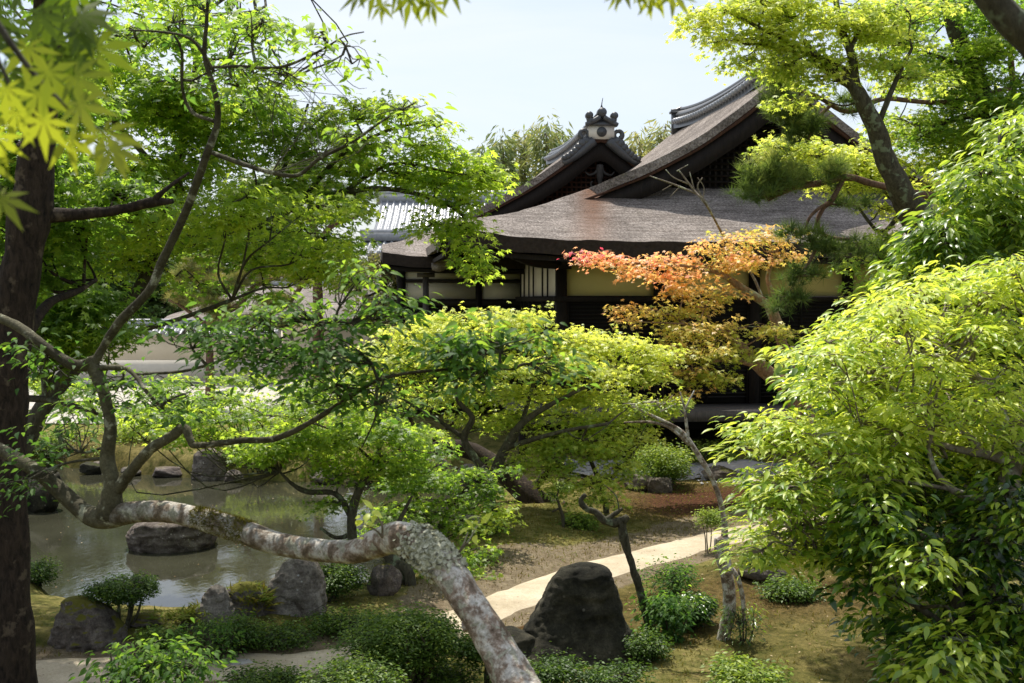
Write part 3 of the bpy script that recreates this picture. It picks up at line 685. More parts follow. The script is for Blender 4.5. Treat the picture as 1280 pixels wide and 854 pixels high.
# second hall behind
O2 = P(745, 172, 30.0); DZ2 = -.22
hall2 = tag(empty('gabled_hall', (O2[0], O2[1], .1), R(7.3)), 'smaller gabled hall behind the big roof with ornate tile crest on its apex', 'temple hall')
KX2 = [0, .9, 1.9, 2.9, 3.6, 4.8, 6.2, 9]; KZ2 = [7.42, 6.64, 5.96, 5.40, 5.08, 4.50, 3.95, 3.5]
hip_gable_roof(hall2, KX2, KZ2, 5.7, 3.5, -2.9, 5.0, 3.9, 6.5, .7, 'shingle', up=.12, th=.26)
rg = tile_ridge(hall2, -.6, 7.0, 7.3, .34, .18, .15)
hanging_ornament(hall2, -.52, 6.15, .95, 'ornament')
cr = MB(); Y0 = -.72; Z0 = 7.06
cr.box((-.34, Y0, Z0+.02), (.34, Y0+.2, Z0+.36)); crest = cr.build('crest_block', M['plaster'], hall2)
cr = MB(); cr.cyl((0, Y0-.05, Z0+.2), (0, Y0, Z0+.2), .13, n=20); cr.cyl((0, Y0-.08, Z0+.2), (0, Y0-.05, Z0+.2), .06, n=12)
cr.add([(-.42, Y0-.06, Z0+.36), (.42, Y0-.06, Z0+.36), (.42, Y0+.26, Z0+.36), (-.42, Y0+.26, Z0+.36), (-.30, Y0-.02, Z0+.50), (.30, Y0-.02, Z0+.50), (.30, Y0+.22, Z0+.50), (-.30, Y0+.22, Z0+.50)],
       [(0,3,2,1),(4,5,6,7),(0,1,5,4),(1,2,6,5),(2,3,7,6),(3,0,4,7)])
for sg in (-1, 1):
    cr.tube([(sg*.05, Y0-.04, Z0+.58), (sg*.25, Y0-.04, Z0+.46), (sg*.42, Y0-.04, Z0+.38)], [.07, .07, .06], 8)
    cr.cyl((sg*.33, Y0-.09, Z0+.62), (sg*.33, Y0+.1, Z0+.62), .095); cr.tube([(sg*.33, Y0, Z0+.58), (sg*.27, Y0, Z0+.45)], [.09, .12], 8)
cr.cyl((0, Y0-.1, Z0+.70), (0, Y0+.1, Z0+.70), .12); cr.tube([(0, Y0, Z0+.76), (0, Y0, Z0+.9), (.03, Y0, Z0+1.08)], [.06, .015, .008], 6)
for sg in (-1, 1):
    a = np.linspace(-1.2, 4.4, 24); cr.tube(np.stack([sg*(.46+.10*np.cos(a)), 0*a+Y0+.05, Z0+.14+.10*np.sin(a)], -1), .065-.006*a, 8, sub=1)
    for k_, (dx, dz, r_) in enumerate([(.40, -.04, .12), (.50, -.10, .12), (.60, -.20, .11), (.69, -.30, .10), (.78, -.37, .09), (.88, -.44, .085), (.98, -.48, .07)]):
        cr.cyl((sg*dx, Y0-.04, Z0+dz), (sg*dx, Y0+.14, Z0+dz), r_, r_*.9, 12)
    cr.tube([(sg*.2, Y0+.05, Z0-.02), (sg*.6, Y0+.05, Z0-.36), (sg*1.0, Y0+.05, Z0-.62)], [.14, .12, .08], 8)
cr.build('crest_scrolls', M['tile_dark'], crest)
# its front wall with plaster bands
WY = -1.3
for a, b in ((-5.1, -3.35), (-3.2, -2.1), (-1.95, -.5), (-.35, 1.5)):
    MB().box((a, WY, 2.92), (b, WY+.06, 3.33)).build('wall_panel', M['plaster'], hall2); MB().box((a, WY, 3.42), (b, WY+.06, 3.6)).build('wall_panel', M['plaster'], hall2)
mb = MB()
for x_ in (-5.2, -3.27, -2.02, -.42, 1.6): mb.box((x_-.07, WY-.08, .1), (x_+.07, WY-.01, 3.9))
mb.box((-5.3, WY-.07, 3.335), (1.7, WY-.012, 3.415)); mb.box((-5.3, WY-.07, 3.605), (1.7, WY-.012, 3.75)); mb.box((-5.3, WY-.075, 2.75), (1.7, WY-.012, 2.915)); mb.build('wall_frame', M['wood'], hall2)
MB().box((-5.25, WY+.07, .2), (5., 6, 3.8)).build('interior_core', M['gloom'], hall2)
MB().box((-5.2, WY, .1), (1.6, WY+.06, 2.74)).build('lower_wall', M['shutter'], hall2)
mb = MB(); mb.box((-4.72, -2.35, .1), (-4.58, -2.21, 3.45)); mb.box((-4.86, -2.4, 3.45), (-4.44, -2.16, 3.55)); mb.build('post', M['wood_grey'], hall2)
# curled verge piece over the lower left eave
mb = MB(); n = 30; t = np.linspace(0, 1, n); q = np.array([P(576, 284, 26.6), P(571, 304, 26.6), P(562, 320, 26.6), P(550, 331, 26.6), P(540, 333, 26.6)])
c_, s_ = math.cos(R(-7.3)), math.sin(R(-7.3))
loc = [(((p_[0]-O2[0])*c_-(p_[1]-O2[1])*s_), ((p_[0]-O2[0])*s_+(p_[1]-O2[1])*c_), p_[2]-.1) for p_ in q]
mb.tube(loc, [.16, .19, .2, .17, .1], 10, sub=6); mb.build('curled_verge', M['shingle_pale'], hall2, True)

def tiled_slope(mb, x0, x1, y0, z0, y1, z1, pitch=.27, sag=.1):
    nx = max(4, int((x1-x0)/pitch*8)); X, T = np.meshgrid(np.linspace(x0, x1, nx), np.linspace(0, 1, 60), indexing='ij')
    Y = y0+(y1-y0)*T; Z = z0+(z1-z0)*T-sag*np.sin(np.pi*T)
    Z = Z+.07*np.clip(np.cos(2*np.pi*(X-x0)/pitch), -.2, 1)-.025*((T*12) % 1)
    mb.slab(X, Y, Z, .1)
def tile_rolls(mb, x0, x1, y, z, pitch=.27):
    for xx in np.arange(x0, x1, pitch): mb.cyl((xx, y-.03, z+.03), (xx, y+.08, z+.03), .075, n=10)
# tiled building far behind
tb = tag(empty('tiled_building', (0, 0, 0), 0), 'pale grey tiled two-tier roof seen between maple leaves and the small gable', 'building')
xl = P(466, 300, 44)[0]
mb = MB(); tiled_slope(mb, xl, 4, 44.0, 5.6, 47, 7.15); tile_rolls(mb, xl, 4, 44.0, 5.58); mb.build('upper_roof', M['tile'], tb)
mb = MB(); mb.box((xl-.2, 46.9, 7.0), (4, 47.3, 7.4)); mb.tube([(xl-.25, 47.1, 7.45), (4, 47.1, 7.45)], [.13, .13], 10, sub=1); mb.build('ridge', M['tile'], tb)
mb = MB(); tiled_slope(mb, xl-.3, 4, 41.6, 4.75, 43.9, 5.35); tile_rolls(mb, xl-.3, 4, 41.6, 4.73); mb.build('lower_roof', M['tile'], tb)
mb = MB(); mb.box((xl-.4, 43.6, 5.3), (4, 43.9, 5.62)); mb.tube([(xl-.45, 43.7, 5.64), (4, 43.7, 5.64)], [.11, .11], 10, sub=1); mb.build('eave_ridge', M['tile'], tb)
mb = MB(); mb.box((xl+.4, 44.1, 4.6), (4, 46.9, 5.55)); mb.box((xl, 42.4, .1), (4, 46, 4.72)); mb.build('wall', M['plaster_cream'], tb)
# long low building
lb_ = tag(empty('long_building', (0, 0, 0), 0), 'long low building with grey shingle roof and white-capped ridge behind the pond', 'building')
x0, x1 = P(212, 380, 41)[0], P(470, 380, 41)[0]
mb = MB(); X, T = np.meshgrid(np.linspace(x0, x1, 50), np.linspace(0, 1, 16), indexing='ij'); sh = np.clip(1-(X-x0)/2.2, 0, 1)
mb.slab(X, 40.3+3.6*T, 2.32+1.3*T**.85-1.0*sh*T, .14); mb.slab(X, 47.5-3.6*T, 2.32+1.3*T**.85-1.0*sh*T, .14); mb.build('roof', M['shingle_pale'], lb_)
mb = MB(); mb.box((x0+1.9, 43.75, 3.5), (x1, 44.05, 3.72)); mb.tube([(x0+1.8, 43.9, 3.78), (x1, 43.9, 3.78)], [.12, .12], 10, sub=1); mb.build('ridge', M['tile'], lb_)
mb = MB(); mb.box((x0+.5, 41.0, .1), (x1-.3, 46.5, 2.25)); mb.build('wall', M['plaster_cream'], lb_)
mb = MB(); mb.box((x0-.02, 40.24, 2.16), (x1, 40.3, 2.28)); mb.build('eave_board', M['wood_brown'], lb_)
# garden wall
gw = tag(empty('garden_wall', (0, 0, 0), 0), 'cream plaster garden wall with grey tiled coping across the pond', 'wall')
x0, x1 = -24, P(350, 400, 38)[0]
mb = MB(); mb.box((x0, 38.1, .95), (x1, 38.4, 1.95)); mb.build('plaster_wall', M['plaster_cream'], gw)
mb = MB(); mb.box((x0, 38.04, -.1), (x1, 38.46, .25)); mb.build('stone_base', M['stone_slab'], gw)
mb = MB(); mb.box((x0, 38.07, .25), (x1, 38.43, .95)); mb.build('white_dado', M['plaster'], gw)
mb = MB(); tiled_slope(mb, x0, x1, 37.7, 1.88, 38.25, 2.18, .24, 0); tiled_slope(mb, x0, x1, 38.8, 1.88, 38.25, 2.18, .24, 0); tile_rolls(mb, x0, x1, 37.7, 1.87, .24)
mb.box((x0, 38.15, 2.12), (x1, 38.35, 2.25)); mb.tube([(x0, 38.25, 2.27), (x1, 38.25, 2.27)], [.085, .085], 8, sub=1); mb.build('tile_coping', M['tile'], gw)
# ------------------------------------------------------------------ rocks
def rock(name, label, px, py, wpx, hpx, matn, seed, d=None, dep=.75, flat=0, sink=.25, group=None, cat='rock', lean=0, mossy=False, zbase=None, n=44, taper=0, planes=17):
    """px,py: centre of the foot; wpx,hpx: its width and height above ground in photo units"""
    r = np.random.default_rng(seed)
    if d is None:
        zb = 0 if zbase is None else zbase
        for _ in range(5):
            g_ = G(px, py, zb); zb = Hs(g_[0], g_[1]) if zbase is None else zbase
        d = g_[1]; x = g_[0]
    else: x = P(px, py, d)[0]; zb = Hs(x, d) if zbase is None else zbase
    wd = wpx*d/F; ht = hpx*d/F
    th, ph = np.meshgrid(np.linspace(0, math.pi, n), np.linspace(0, 2*math.pi, n*2, endpoint=False), indexing='ij')
    D = np.stack([np.sin(th)*np.cos(ph), np.sin(th)*np.sin(ph), np.cos(th)], -1)
    nr = norm(r.normal(size=(planes, 3))); ds = r.uniform(.72, 1.0, planes)
    if flat: nr[0] = norm(np.array([.06, -.05, 1.])); ds[0] = .62
    dots = np.maximum(D@nr.T, 1e-3); rr = np.min(np.concatenate([ds/dots, np.full(D.shape[:2]+(1,), 1.12)], -1), -1)
    V = D*rr[..., None]; V = V*(1+.07*fbm(V, 1.7, seed, 4)+.03*fbm(V, 6, seed+5, 3))[..., None]
    V = V/np.abs(V).max((0, 1)); V[..., :2] *= (1-taper*(V[..., 2:3]*.5+.5)**2); full = ht*(1+sink)
    V = V*np.array([wd/2, wd*dep/2, full*.5]); V[..., 0] += lean*V[..., 2]
    V = V+np.array([0, 0, full*.5-ht*sink]); V[..., 2] = np.maximum(V[..., 2], -ht*sink-.3)
    mb = MB(); nn, m_ = V.shape[:2]; i, j = np.meshgrid(np.arange(nn-1), np.arange(m_), indexing='ij'); j2 = (j+1) % m_
    mb.add(V.reshape(-1, 3), np.stack([i*m_+j, (i+1)*m_+j, (i+1)*m_+j2, i*m_+j2], -1).reshape(-1, 4))
    o = mb.build(name, M[matn], None, True); o.location = (x, d+wd*dep*.3, zb); tag(o, label, cat, group); return o
rock('boulder', 'low dark mossy rock lying against the left foot of the big boulder', 640, 826, 100, 36, 'rock_dark', 12, dep=.8, sink=.6, planes=40)
rock('boulder', 'low dark mossy rock at the right foot of the big boulder', 786, 830, 56, 30, 'rock_dark', 5, dep=.9, sink=.6, planes=40)
def profile_rock(name, label, py, prof, matn, seed, dep=.8, group=None, zb=None, rough=.07, cat='rock'):
    """a stone whose outline is given by (height fraction, left, right) rows; real depth is dep times its width"""
    zz = 0 if zb is None else zb
    for _ in range(5):
        g_ = G((prof[0][1]+prof[0][2])/2, py, zz); zz = (Hs(g_[0], g_[1]) if zb is None else zb)
    d = g_[1]; s = d/F; ys_ = [q[0] for q in prof]; hgt = max(ys_)
    t = np.concatenate([np.linspace(-14, hgt*.97, 60), hgt*(1-.03*np.linspace(1, 0, 8)**2)]); a = np.linspace(0, 2*math.pi, 120, endpoint=False)
    xl = np.interp(t, ys_, [q[1] for q in prof]); xr = np.interp(t, ys_, [q[2] for q in prof]); xc = (xl+xr)/2; hw = (xr-xl)/2
    k = np.clip((t-hgt*.9)/(hgt*.1), 0, 1); hw = hw*np.sqrt(np.maximum(1-k**2, .0001))
    T_, A_ = np.meshgrid(np.arange(len(t)), a, indexing='ij'); ca, sa = np.cos(A_), np.sin(A_)
    cx = np.sign(ca)*np.abs(ca)**.85; sy = np.sign(sa)*np.abs(sa)**.85
    V = np.stack([(xc[T_]+hw[T_]*cx-640)*s, hw[T_]*sy*s*dep, t[T_]*s], -1); q = V/(hw.max()*s)
    nrm = np.stack([ca, sa, 0*ca+.3*(T_/len(t))], -1); f1 = fbm(q, 1.6, seed, 5); f2 = np.abs(fbm(q*[1, 1, 1.6], 2.7, seed+9, 4))
    V = V+nrm*((rough*f1-rough*1.3*f2)*hw.max()*s*np.minimum(1, hw[T_]/hw.max()*2.5))[..., None]
    V = V-np.array([(xc[0]-640)*s, 0, 0]); mb = MB(); nn, m_ = V.shape[:2]; i, j = np.meshgrid(np.arange(nn-1), np.arange(m_), indexing='ij'); j2 = (j+1) % m_
    mb.add(V.reshape(-1, 3), np.stack([i*m_+j, i*m_+j2, (i+1)*m_+j2, (i+1)*m_+j], -1).reshape(-1, 4))
    o = mb.build(name, M[matn], None, True); o.location = ((xc[0]-640)*s, d+hw[0]*s*dep*.8, zz); tag(o, label, cat, group); return o
profile_rock('boulder', 'big dark mossy boulder standing beside the sandy path', 832, [(0,616,822),(10,636,812),(24,652,802),(45,664,791),(68,676,782),(88,686,776),(102,694,771),(111,704,765),(118,714,756)], 'rock_dark', 23, .7, rough=.045)
profile_rock('flat_rock', 'flat-topped brown rock standing alone in the pond water', 690, [(0,146,252),(10,143,257),(22,144,256),(32,150,250),(38,160,238)], 'rock_brown', 14, .85, zb=WZ, rough=.07)
profile_rock('bank_rock', 'tall pale sloping rock beside the clipped shrub at the water', 768, [(0,312,402),(20,324,402),(45,338,400),(62,346,394),(70,354,380)], 'rock_pale', 43, .7, 'rocks on the near bank')
profile_rock('bank_rock', 'pointed brown rock on near bank left of the mossy rock', 790, [(0,220,290),(18,232,284),(38,244,278),(50,252,272),(54,258,268)], 'rock_pale', 41, .8, 'rocks on the near bank')
profile_rock('bank_rock', 'rock capped with bright yellow moss on near bank', 774, [(0,266,330),(20,270,328),(34,276,322),(42,284,312)], 'rock_mossy', 42, .8, 'rocks on the near bank')
profile_rock('shore_rock', 'blocky pale rock with flat top at the far pond edge', 600, [(0,232,280),(14,233,279),(30,237,276),(38,242,270)], 'rock_grey', 21, .8, 'rocks along the pond shore', zb=WZ, rough=.05)
profile_rock('bank_rock', 'large dark moss-topped rock beside the rough trunk at the near bank', 812, [(0,40,142),(20,48,138),(38,54,126),(52,62,108),(60,70,92)], 'rock_mossy', 45, .8, 'rocks on the near bank')
far_rocks = [
 ('low flat slab rock left of the blocky far-shore rock', 208, 597, 44, 16, 'rock_brown', 22),
 ('small dark rock wedged between slab and blocky rock on far shore', 230, 588, 20, 22, 'rock_grey', 23), ('rounded dark rock behind low water edge under maple leaves', 334, 590, 44, 38, 'rock_dark', 24),
 ('wide low rock right of the rounded dark far-shore rock', 366, 600, 42, 16, 'rock_grey', 25), ('long grey rock among yellow moss on far bank', 170, 572, 54, 22, 'rock_grey', 26),
 ('small grey rock in the yellow shrubs on far bank', 82, 558, 22, 20, 'rock_grey', 27), ('rock under yellow moss where the far shore meets the bush', 130, 588, 40, 14, 'rock_brown', 28),
 ('pale shore rock behind the leaning trunk', 520, 566, 60, 26, 'rock_pale', 29), ('white shore rock glimpsed under the bright maple', 575, 574, 50, 24, 'rock_pale', 30),
 ('flat rock left of the leaning trunk', 478, 580, 46, 16, 'rock_grey', 31), ('dark rock on the left bank beside the rough trunk', 48, 640, 62, 54, 'rock_dark', 32)]
for lab, px, py, w_, h_, mt, sd in far_rocks: rock('shore_rock', lab, px, py, w_, h_, mt, sd, group='rocks along the pond shore', zbase=WZ if py > 575 else None, flat=1 if 'flat' in lab or 'low' in lab else 0)
for lab, px, py, w_, h_, mt, sd in [
 ('flat pale rock at water edge under the small clipped tree', 180, 786, 50, 18, 'rock_mossy', 44),
 ('small pale rock behind the leaning stems on the near bank', 480, 745, 46, 40, 'rock_mossy', 46),
 ('white broken rock under the lacy maple', 590, 672, 40, 30, 'rock_pale', 47), ('grey rock left of the path under maple leaves', 548, 690, 42, 40, 'rock_grey', 48)]:
    rock('bank_rock', lab, px, py, w_, h_, mt, sd, group='rocks on the near bank')
for lab, px, py, w_, h_, mt, sd in [
 ('purple-grey rock under left side of the clipped azalea', 800, 614, 50, 22, 'rock_grey', 51), ('purple-grey rock in front of the clipped azalea', 826, 616, 34, 20, 'rock_grey', 52),
 ('rounded rock right of the clipped azalea', 902, 601, 48, 18, 'rock_grey', 53), ('lumpy rock beside the gravel stream under right leaves', 990, 602, 38, 20, 'rock_grey', 54),
 ('second rock by the gravel stream, partly hidden in leaves', 1030, 604, 40, 24, 'rock_brown', 55), ('small pale stone beyond the moss slope', 705, 610, 18, 12, 'rock_pale', 56),
 ('pale stone beside the dark leaning trunk', 652, 592, 16, 14, 'rock_pale', 57), ('small grey stone next to the stream left of azalea', 740, 606, 24, 12, 'rock_grey', 58),
 ('low grey slab rock on moss right of white sapling', 958, 728, 66, 22, 'rock_grey', 59), ('flat stone at far end of the gravel stream', 930, 590, 90, 10, 'stone_slab', 60)]:
    rock('garden_rock', lab, px, py, w_, h_, mt, sd, group='rocks along the gravel stream', flat=1 if 'slab' in lab or 'flat' in lab else 0)
for k, (px, py, w_, lab) in enumerate([(298, 832, 44, 'pale stepping stone on the sandy path'), (212, 818, 46, 'grey stepping stone half under leaves near the small clipped tree')]):
    rock('stepping_stone', lab, px, py, w_, 6, 'stone_slab', 70+k, dep=.6, flat=1, sink=1.0, cat='stone')

# ------------------------------------------------------------------ the pale leaning limb tree in front
r0 = np.random.default_rng(5)
def foreground_tree():
    root = empty('leaning_tree', (0, 0, 0)); g0 = Hs(.12, 2.6)
    tag(root, 'leaning tree whose thick pale mottled limb arches across the foreground', 'tree')
    def lp(sp): return limbpts(sp)
    main = [('w', .30, 2.62, g0-.2, .085), (690, 960, 2.85, 66), (652, 868, 3.0, 62), (624, 815, 3.06, 52), (600, 775, 3.1, 46), (576, 738, 3.15, 44), (556, 708, 3.2, 48), (528, 683, 3.25, 50), (498, 672, 3.3, 46),
            (468, 680, 3.35, 40), (440, 689, 3.4, 32), (400, 688, 3.5, 30), (350, 680, 3.6, 31), (300, 664, 3.7, 33), (250, 648, 3.8, 29), (205, 640, 3.9, 30), (165, 641, 3.95, 31), (130, 648, 4.0, 31), (105, 640, 4.05, 25),
            (80, 618, 4.1, 22), (55, 596, 4.15, 20), (28, 578, 4.2, 18), (-10, 556, 4.3, 15), (-80, 520, 4.4, 10)]
    p, rd = lp(main); rd = [q*.92 for q in rd]; mb = MB(); n = len(p)
    tt = [1, .5, .1, 0, 0, 0, 0, 0, 0, .1, .15, .2, .35, .5, .3, .35, .7, .95, 1, 1, 1, 1, 1, 1]
    # refine with tint per ring
    sub = 7; q0 = mb.n; mb.tube(p, rd, 22, sub=sub, rough=.085, seed=3)
    rings = (n-1)*sub+1; tv = np.interp(np.arange(rings)/sub, np.arange(n), tt); mb.t[0] = np.repeat(tv, 22)
    for k_ in range(6):   # knots and swellings
        i = r0.integers(2, 16); c = np.array(p[i])+norm(r0.normal(0, 1, 3))*rd[i]*.72; mb.tube([c-[.02, 0, 0], c+[.02, 0, .01]], [rd[i]*.36, rd[i]*.33], 10, sub=3, rough=.2, seed=k_, t=tt[i])
    trunk = mb.build('trunk', M['bark_pale'], root, True)
    mb = MB(); L = []
    def limb(sp, t=1, s=10):
        p_, r_ = lp(sp); mb.tube(p_, r_, s, sub=6, rough=.10, seed=len(L)+9, t=t); L.append((p_, r_))
    limb([(136, 648, 3.98, 34), (140, 622, 3.98, 26), (139, 600, 3.98, 20), (134, 572, 4.0, 18), (138, 535, 4.0, 15), (131, 495, 4.02, 15), (118, 462, 4.05, 17), (110, 448, 4.05, 14)])
    limb([(116, 456, 4.05, 18), (92, 456, 4.06, 14), (68, 442, 4.08, 13), (45, 425, 4.1, 12), (20, 407, 4.15, 12), (-30, 385, 4.2, 9)])
    limb([(116, 458, 4.05, 13), (128, 436, 4.05, 10), (150, 402, 4.02, 12), (186, 364, 4.0, 11), (205, 322, 3.98, 11), (232, 265, 3.95, 10), (256, 200, 3.9, 10), (272, 152, 3.9, 8), (268, 112, 3.9, 7), (256, 72, 3.9, 6), (258, 30, 3.9, 5), (262, -30, 3.9, 3)])
    limb([(262, 190, 3.9, 6), (300, 204, 3.85, 6), (340, 216, 3.8, 6), (372, 219, 3.8, 5), (400, 198, 3.8, 5), (440, 178, 3.8, 4), (480, 150, 3.8, 3), (520, 128, 3.8, 2)], 1, 7)
    limb([(270, 152, 3.9, 5), (240, 140, 4.0, 5), (228, 110, 4.0, 4), (226, 60, 4.0, 4), (205, 30, 4.0, 2)], 1, 7)
    limb([(268, 90, 3.9, 5), (240, 50, 3.9, 4), (200, 40, 3.9, 3), (160, 38, 3.9, 2)], 1, 7)
    limb([(266, 84, 3.9, 4), (300, 83, 3.8, 4), (350, 84, 3.75, 4), (395, 66, 3.7, 3), (430, 46, 3.7, 2), (455, 40, 3.7, 1.5)], 1, 7)
    limb([(142, 618, 3.98, 16), (165, 588, 3.95, 14), (188, 562, 3.9, 14), (214, 546, 3.88, 13), (230, 535, 3.88, 12), (238, 550, 3.86, 10), (246, 557, 3.85, 8), (300, 551, 3.8, 8), (345, 548, 3.75, 8), (390, 527, 3.7, 7), (438, 496, 3.65, 6), (482, 472, 3.6, 5), (560, 462, 3.55, 4), (640, 462, 3.5, 2.5)], 1, 9)
    limb([(122, 460, 4.05, 8), (160, 462, 4.0, 6), (185, 492, 3.9, 5), (205, 512, 3.9, 3)], 1, 7)
    limb([(170, 468, 4.0, 4), (240, 462, 3.9, 4), (330, 430, 3.8, 3), (420, 400, 3.7, 2)], 1, 6)
    limb([(480, 472, 3.6, 4), (470, 520, 3.6, 3), (452, 560, 3.6, 2)], 1, 6)
    mb.build('limbs', M['bark_pale'], root, True)
    # cut scar at the bend
    # lichen scales on the bend
    lm = MB(); C = []; pa = np.array(p); 
    for k_ in range(1500):
        u_ = r0.normal(6.55, .42); u_ = min(max(u_, 5.5), 7.7); i = int(u_); f_ = u_-i; c = pa[i]*(1-f_)+pa[i+1]*f_; rr = (rd[i]*(1-f_)+rd[i+1]*f_)
        ax = norm(pa[i+1]-pa[i]); v_ = r0.normal(size=3); v_ -= ax*v_.dot(ax); v_ = norm(v_); v_ = norm(v_+np.array([.2, -.2, .7])); v_ -= ax*v_.dot(ax); v_ = norm(v_)
        C.append((c+v_*rr*r0.uniform(1.0, 1.13), v_, ax))
    pos = np.array([c[0] for c in C]); nv = np.array([c[1] for c in C]); f_ = norm(r0.normal(size=(len(C), 3)))
    put_leaves(lm, (np.array([(-.5,0,0),(0,-.45,.1),(.5,0,.25),(0,.5,.1),(.35,.4,.3)]), [np.array([(0,1,2,3)]), np.array([(3,2,4)])]), pos, f_, nv+r0.normal(0, .5, nv.shape), r0.uniform(.008, .019, len(C)), r0.random(len(C)))
    lm.build('lichen_patch', M['lichen'], trunk)
    mm = MB(); C = []
    for k_ in range(3600):
        u_ = r0.uniform(12.75, 14.1); i = int(u_); f_ = u_-i; c = pa[i]*(1-f_)+pa[i+1]*f_; rr = rd[i]*(1-f_)+rd[i+1]*f_
        ax = norm(pa[i+1]-pa[i]); v_ = r0.normal(size=3); v_ -= ax*v_.dot(ax); v_ = norm(v_); v_ = norm(v_+np.array([0, -.2, .9])); C.append((c+v_*rr*.98, v_))
    pos = np.array([c[0] for c in C]); nv = np.array([c[1] for c in C])
    put_leaves(mm, (np.array([(-.12,0,0),(.12,0,0),(0,1,0)]), np.array([(0,1,2)])), pos, nv+r0.normal(0, .5, nv.shape)-[0, 0, .25], r0.normal(size=nv.shape), r0.uniform(.006, .015, len(C)), r0.random(len(C)))
    mm.build('moss_patch', M['moss_tuft'], trunk)
    # leaves: sparse sprays above, darker green masses in the middle
    pads = [(330,22,60,18,3.8,9,.8),(400,40,60,22,3.7,9,.9),(440,80,40,18,3.7,5,.9),(360,95,60,22,3.75,8,.75),(295,60,50,30,3.9,9,.6),(230,25,60,25,4.0,12,.6),(180,60,50,30,4.0,8,.5),(300,110,40,24,3.9,6,.5),
            (500,135,45,16,3.8,6,.9),(430,170,40,12,3.8,4,.8),(250,95,40,26,4.,6,.5),
            (150,480,60,24,4.0,16,.35),(70,540,70,40,4.1,22,.3),(60,450,60,26,4.1,12,.3),(235,408,60,20,3.9,20,.35),(300,430,70,26,3.8,28,.3),(210,500,60,22,3.9,12,.3),(385,400,80,26,3.7,34,.35),(370,450,90,28,3.7,34,.3),
            (450,440,80,30,3.6,30,.3),(470,390,60,26,3.6,22,.45),(560,440,80,22,3.55,30,.3),(630,430,70,26,3.5,30,.3),(610,470,60,18,3.5,14,.35),(690,470,40,18,3.5,10,.35),(480,500,60,26,3.6,14,.4),(420,480,70,26,3.6,18,.35),(330,400,60,16,3.7,12,.4),
            (455,340,40,14,3.7,10,.6),(30,600,40,30,4.1,10,.25)]
    C, T, I = clump_centres(pads, r0); lb = MB()
    spray(lb, C, T+.1, OVATE, .037, 9, .085, r0, tilt=.4, droop=.35, flat=.3, tvar=.25); lb.build('foliage', M['broad'], root)
    tb = MB(); Sm = np.vstack([np.vstack([np.linspace(a, b, 6) for a, b in zip(pp[:-1], pp[1:])]) for pp, _ in L])
    for k_, pd in enumerate(pads):
        c = P(pd[0], pd[1], pd[4]); a = Sm[int(np.argmin(np.linalg.norm(Sm-c, axis=1)))]; ln = np.linalg.norm(c-a)
        m1 = a+(c-a)*.5+r0.normal(0, .08*ln+.005, 3); tb.tube([a, m1, c], [.006, .0045, .003], 5, sub=4)
        for q in np.where(I == k_)[0]: tb.tube([m1 if r0.random() < .5 else c, (m1+C[q])/2+r0.normal(0, .02, 3), C[q]], [.003, .0022, .0012], 3, sub=2, cap=False)
    # bare twigs at upper centre
    for k_ in range(46):
        s0 = Sm[r0.integers(0, len(Sm))] if False else P(*[(300, 83), (350, 84), (395, 66), (340, 216), (400, 198)][k_ % 5], 3.8); e = P(r0.uniform(330, 470), r0.uniform(70, 200), 3.8+r0.normal(0, .1)); tb.tube([s0, (s0+e)/2+r0.normal(0, .03, 3), e], [.0018, .0014, .0008], 3, sub=3, cap=False)
    tb.build('twigs', M['bark_maple'], root, True)
    root_loc = Vector((.30, 2.62, g0)); root.location = root_loc; reroot(root)
    # young shoots sprouting at the bend
    l = MB()
    for bx, by, ex, ey in ((478, 672, 455, 655), (478, 672, 468, 640), (560, 706, 585, 665), (560, 706, 600, 650)):
        a, b = P(bx, by, 3.25), P(ex, ey, 3.2); s = MB(); s.tube([a, (a+b)/2+[.01, 0, 0], b], [.004, .003, .002], 5); s.build('shoot', M['bark_grey'], root)
        n_ = 7; pos = b+r0.normal(0, .012, (n_, 3)); fw = r0.normal(0, 1, (n_, 3))*[1, 1, .3]; put_leaves(l, OVATE, pos, fw, np.array([0, 0, 1.])+r0.normal(0, .4, (n_, 3)), r0.uniform(.03, .05, n_), np.full(n_, .95))
    lo_ = l.build('shoot_leaves', M['broad_bright'], root); reroot(root)
foreground_tree()

# ------------------------------------------------------------------ trees
R_ = np.random.default_rng(99)
MP = dict(tilt=.42, droop=.55, flat=.16)
# rough dark trunk at left
tree('tall_tree', 'tall tree with rough dark trunk rising past the left edge', 'tree',
     [[('w', P(20, 854, 6)[0]+.05, 6.0, Hs(-2.6, 6)-.3, .17), (16, 900, 6, 58), (18, 800, 6, 50), (12, 700, 6, 46), (10, 600, 6, 46), (12, 500, 6, 46), (20, 400, 6, 48), (32, 300, 6, 48), (44, 220, 6, 46), (54, 120, 6, 42), (62, 0, 6, 38), (70, -150, 6, 40)],
      [(38, 270, 6, 22), (95, 268, 6.1, 15), (150, 262, 6.2, 12), (190, 253, 6.2, 13), (216, 252, 6.3, 6)], [(186, 256, 6.2, 9), (208, 236, 6.2, 6), (236, 216, 6.3, 3)], [(30, 420, 6, 20), (60, 380, 6.3, 12), (95, 365, 6.6, 8), (120, 350, 6.8, 5)]],
     autopads([(-40,160),(120,180),(200,260),(150,330),(60,360),(-40,340)], 9, (6.1, 6.9), 46, 16, 26, .3, R_)+[(-20,-60,160,60,6.2,60,.3,1.0), (150,-70,150,50,6.4,60,.3,1.0)],
     'maple', 'bark_dark', MAPLE5, .062, 22, .2, 101, rough=.16, **MP)
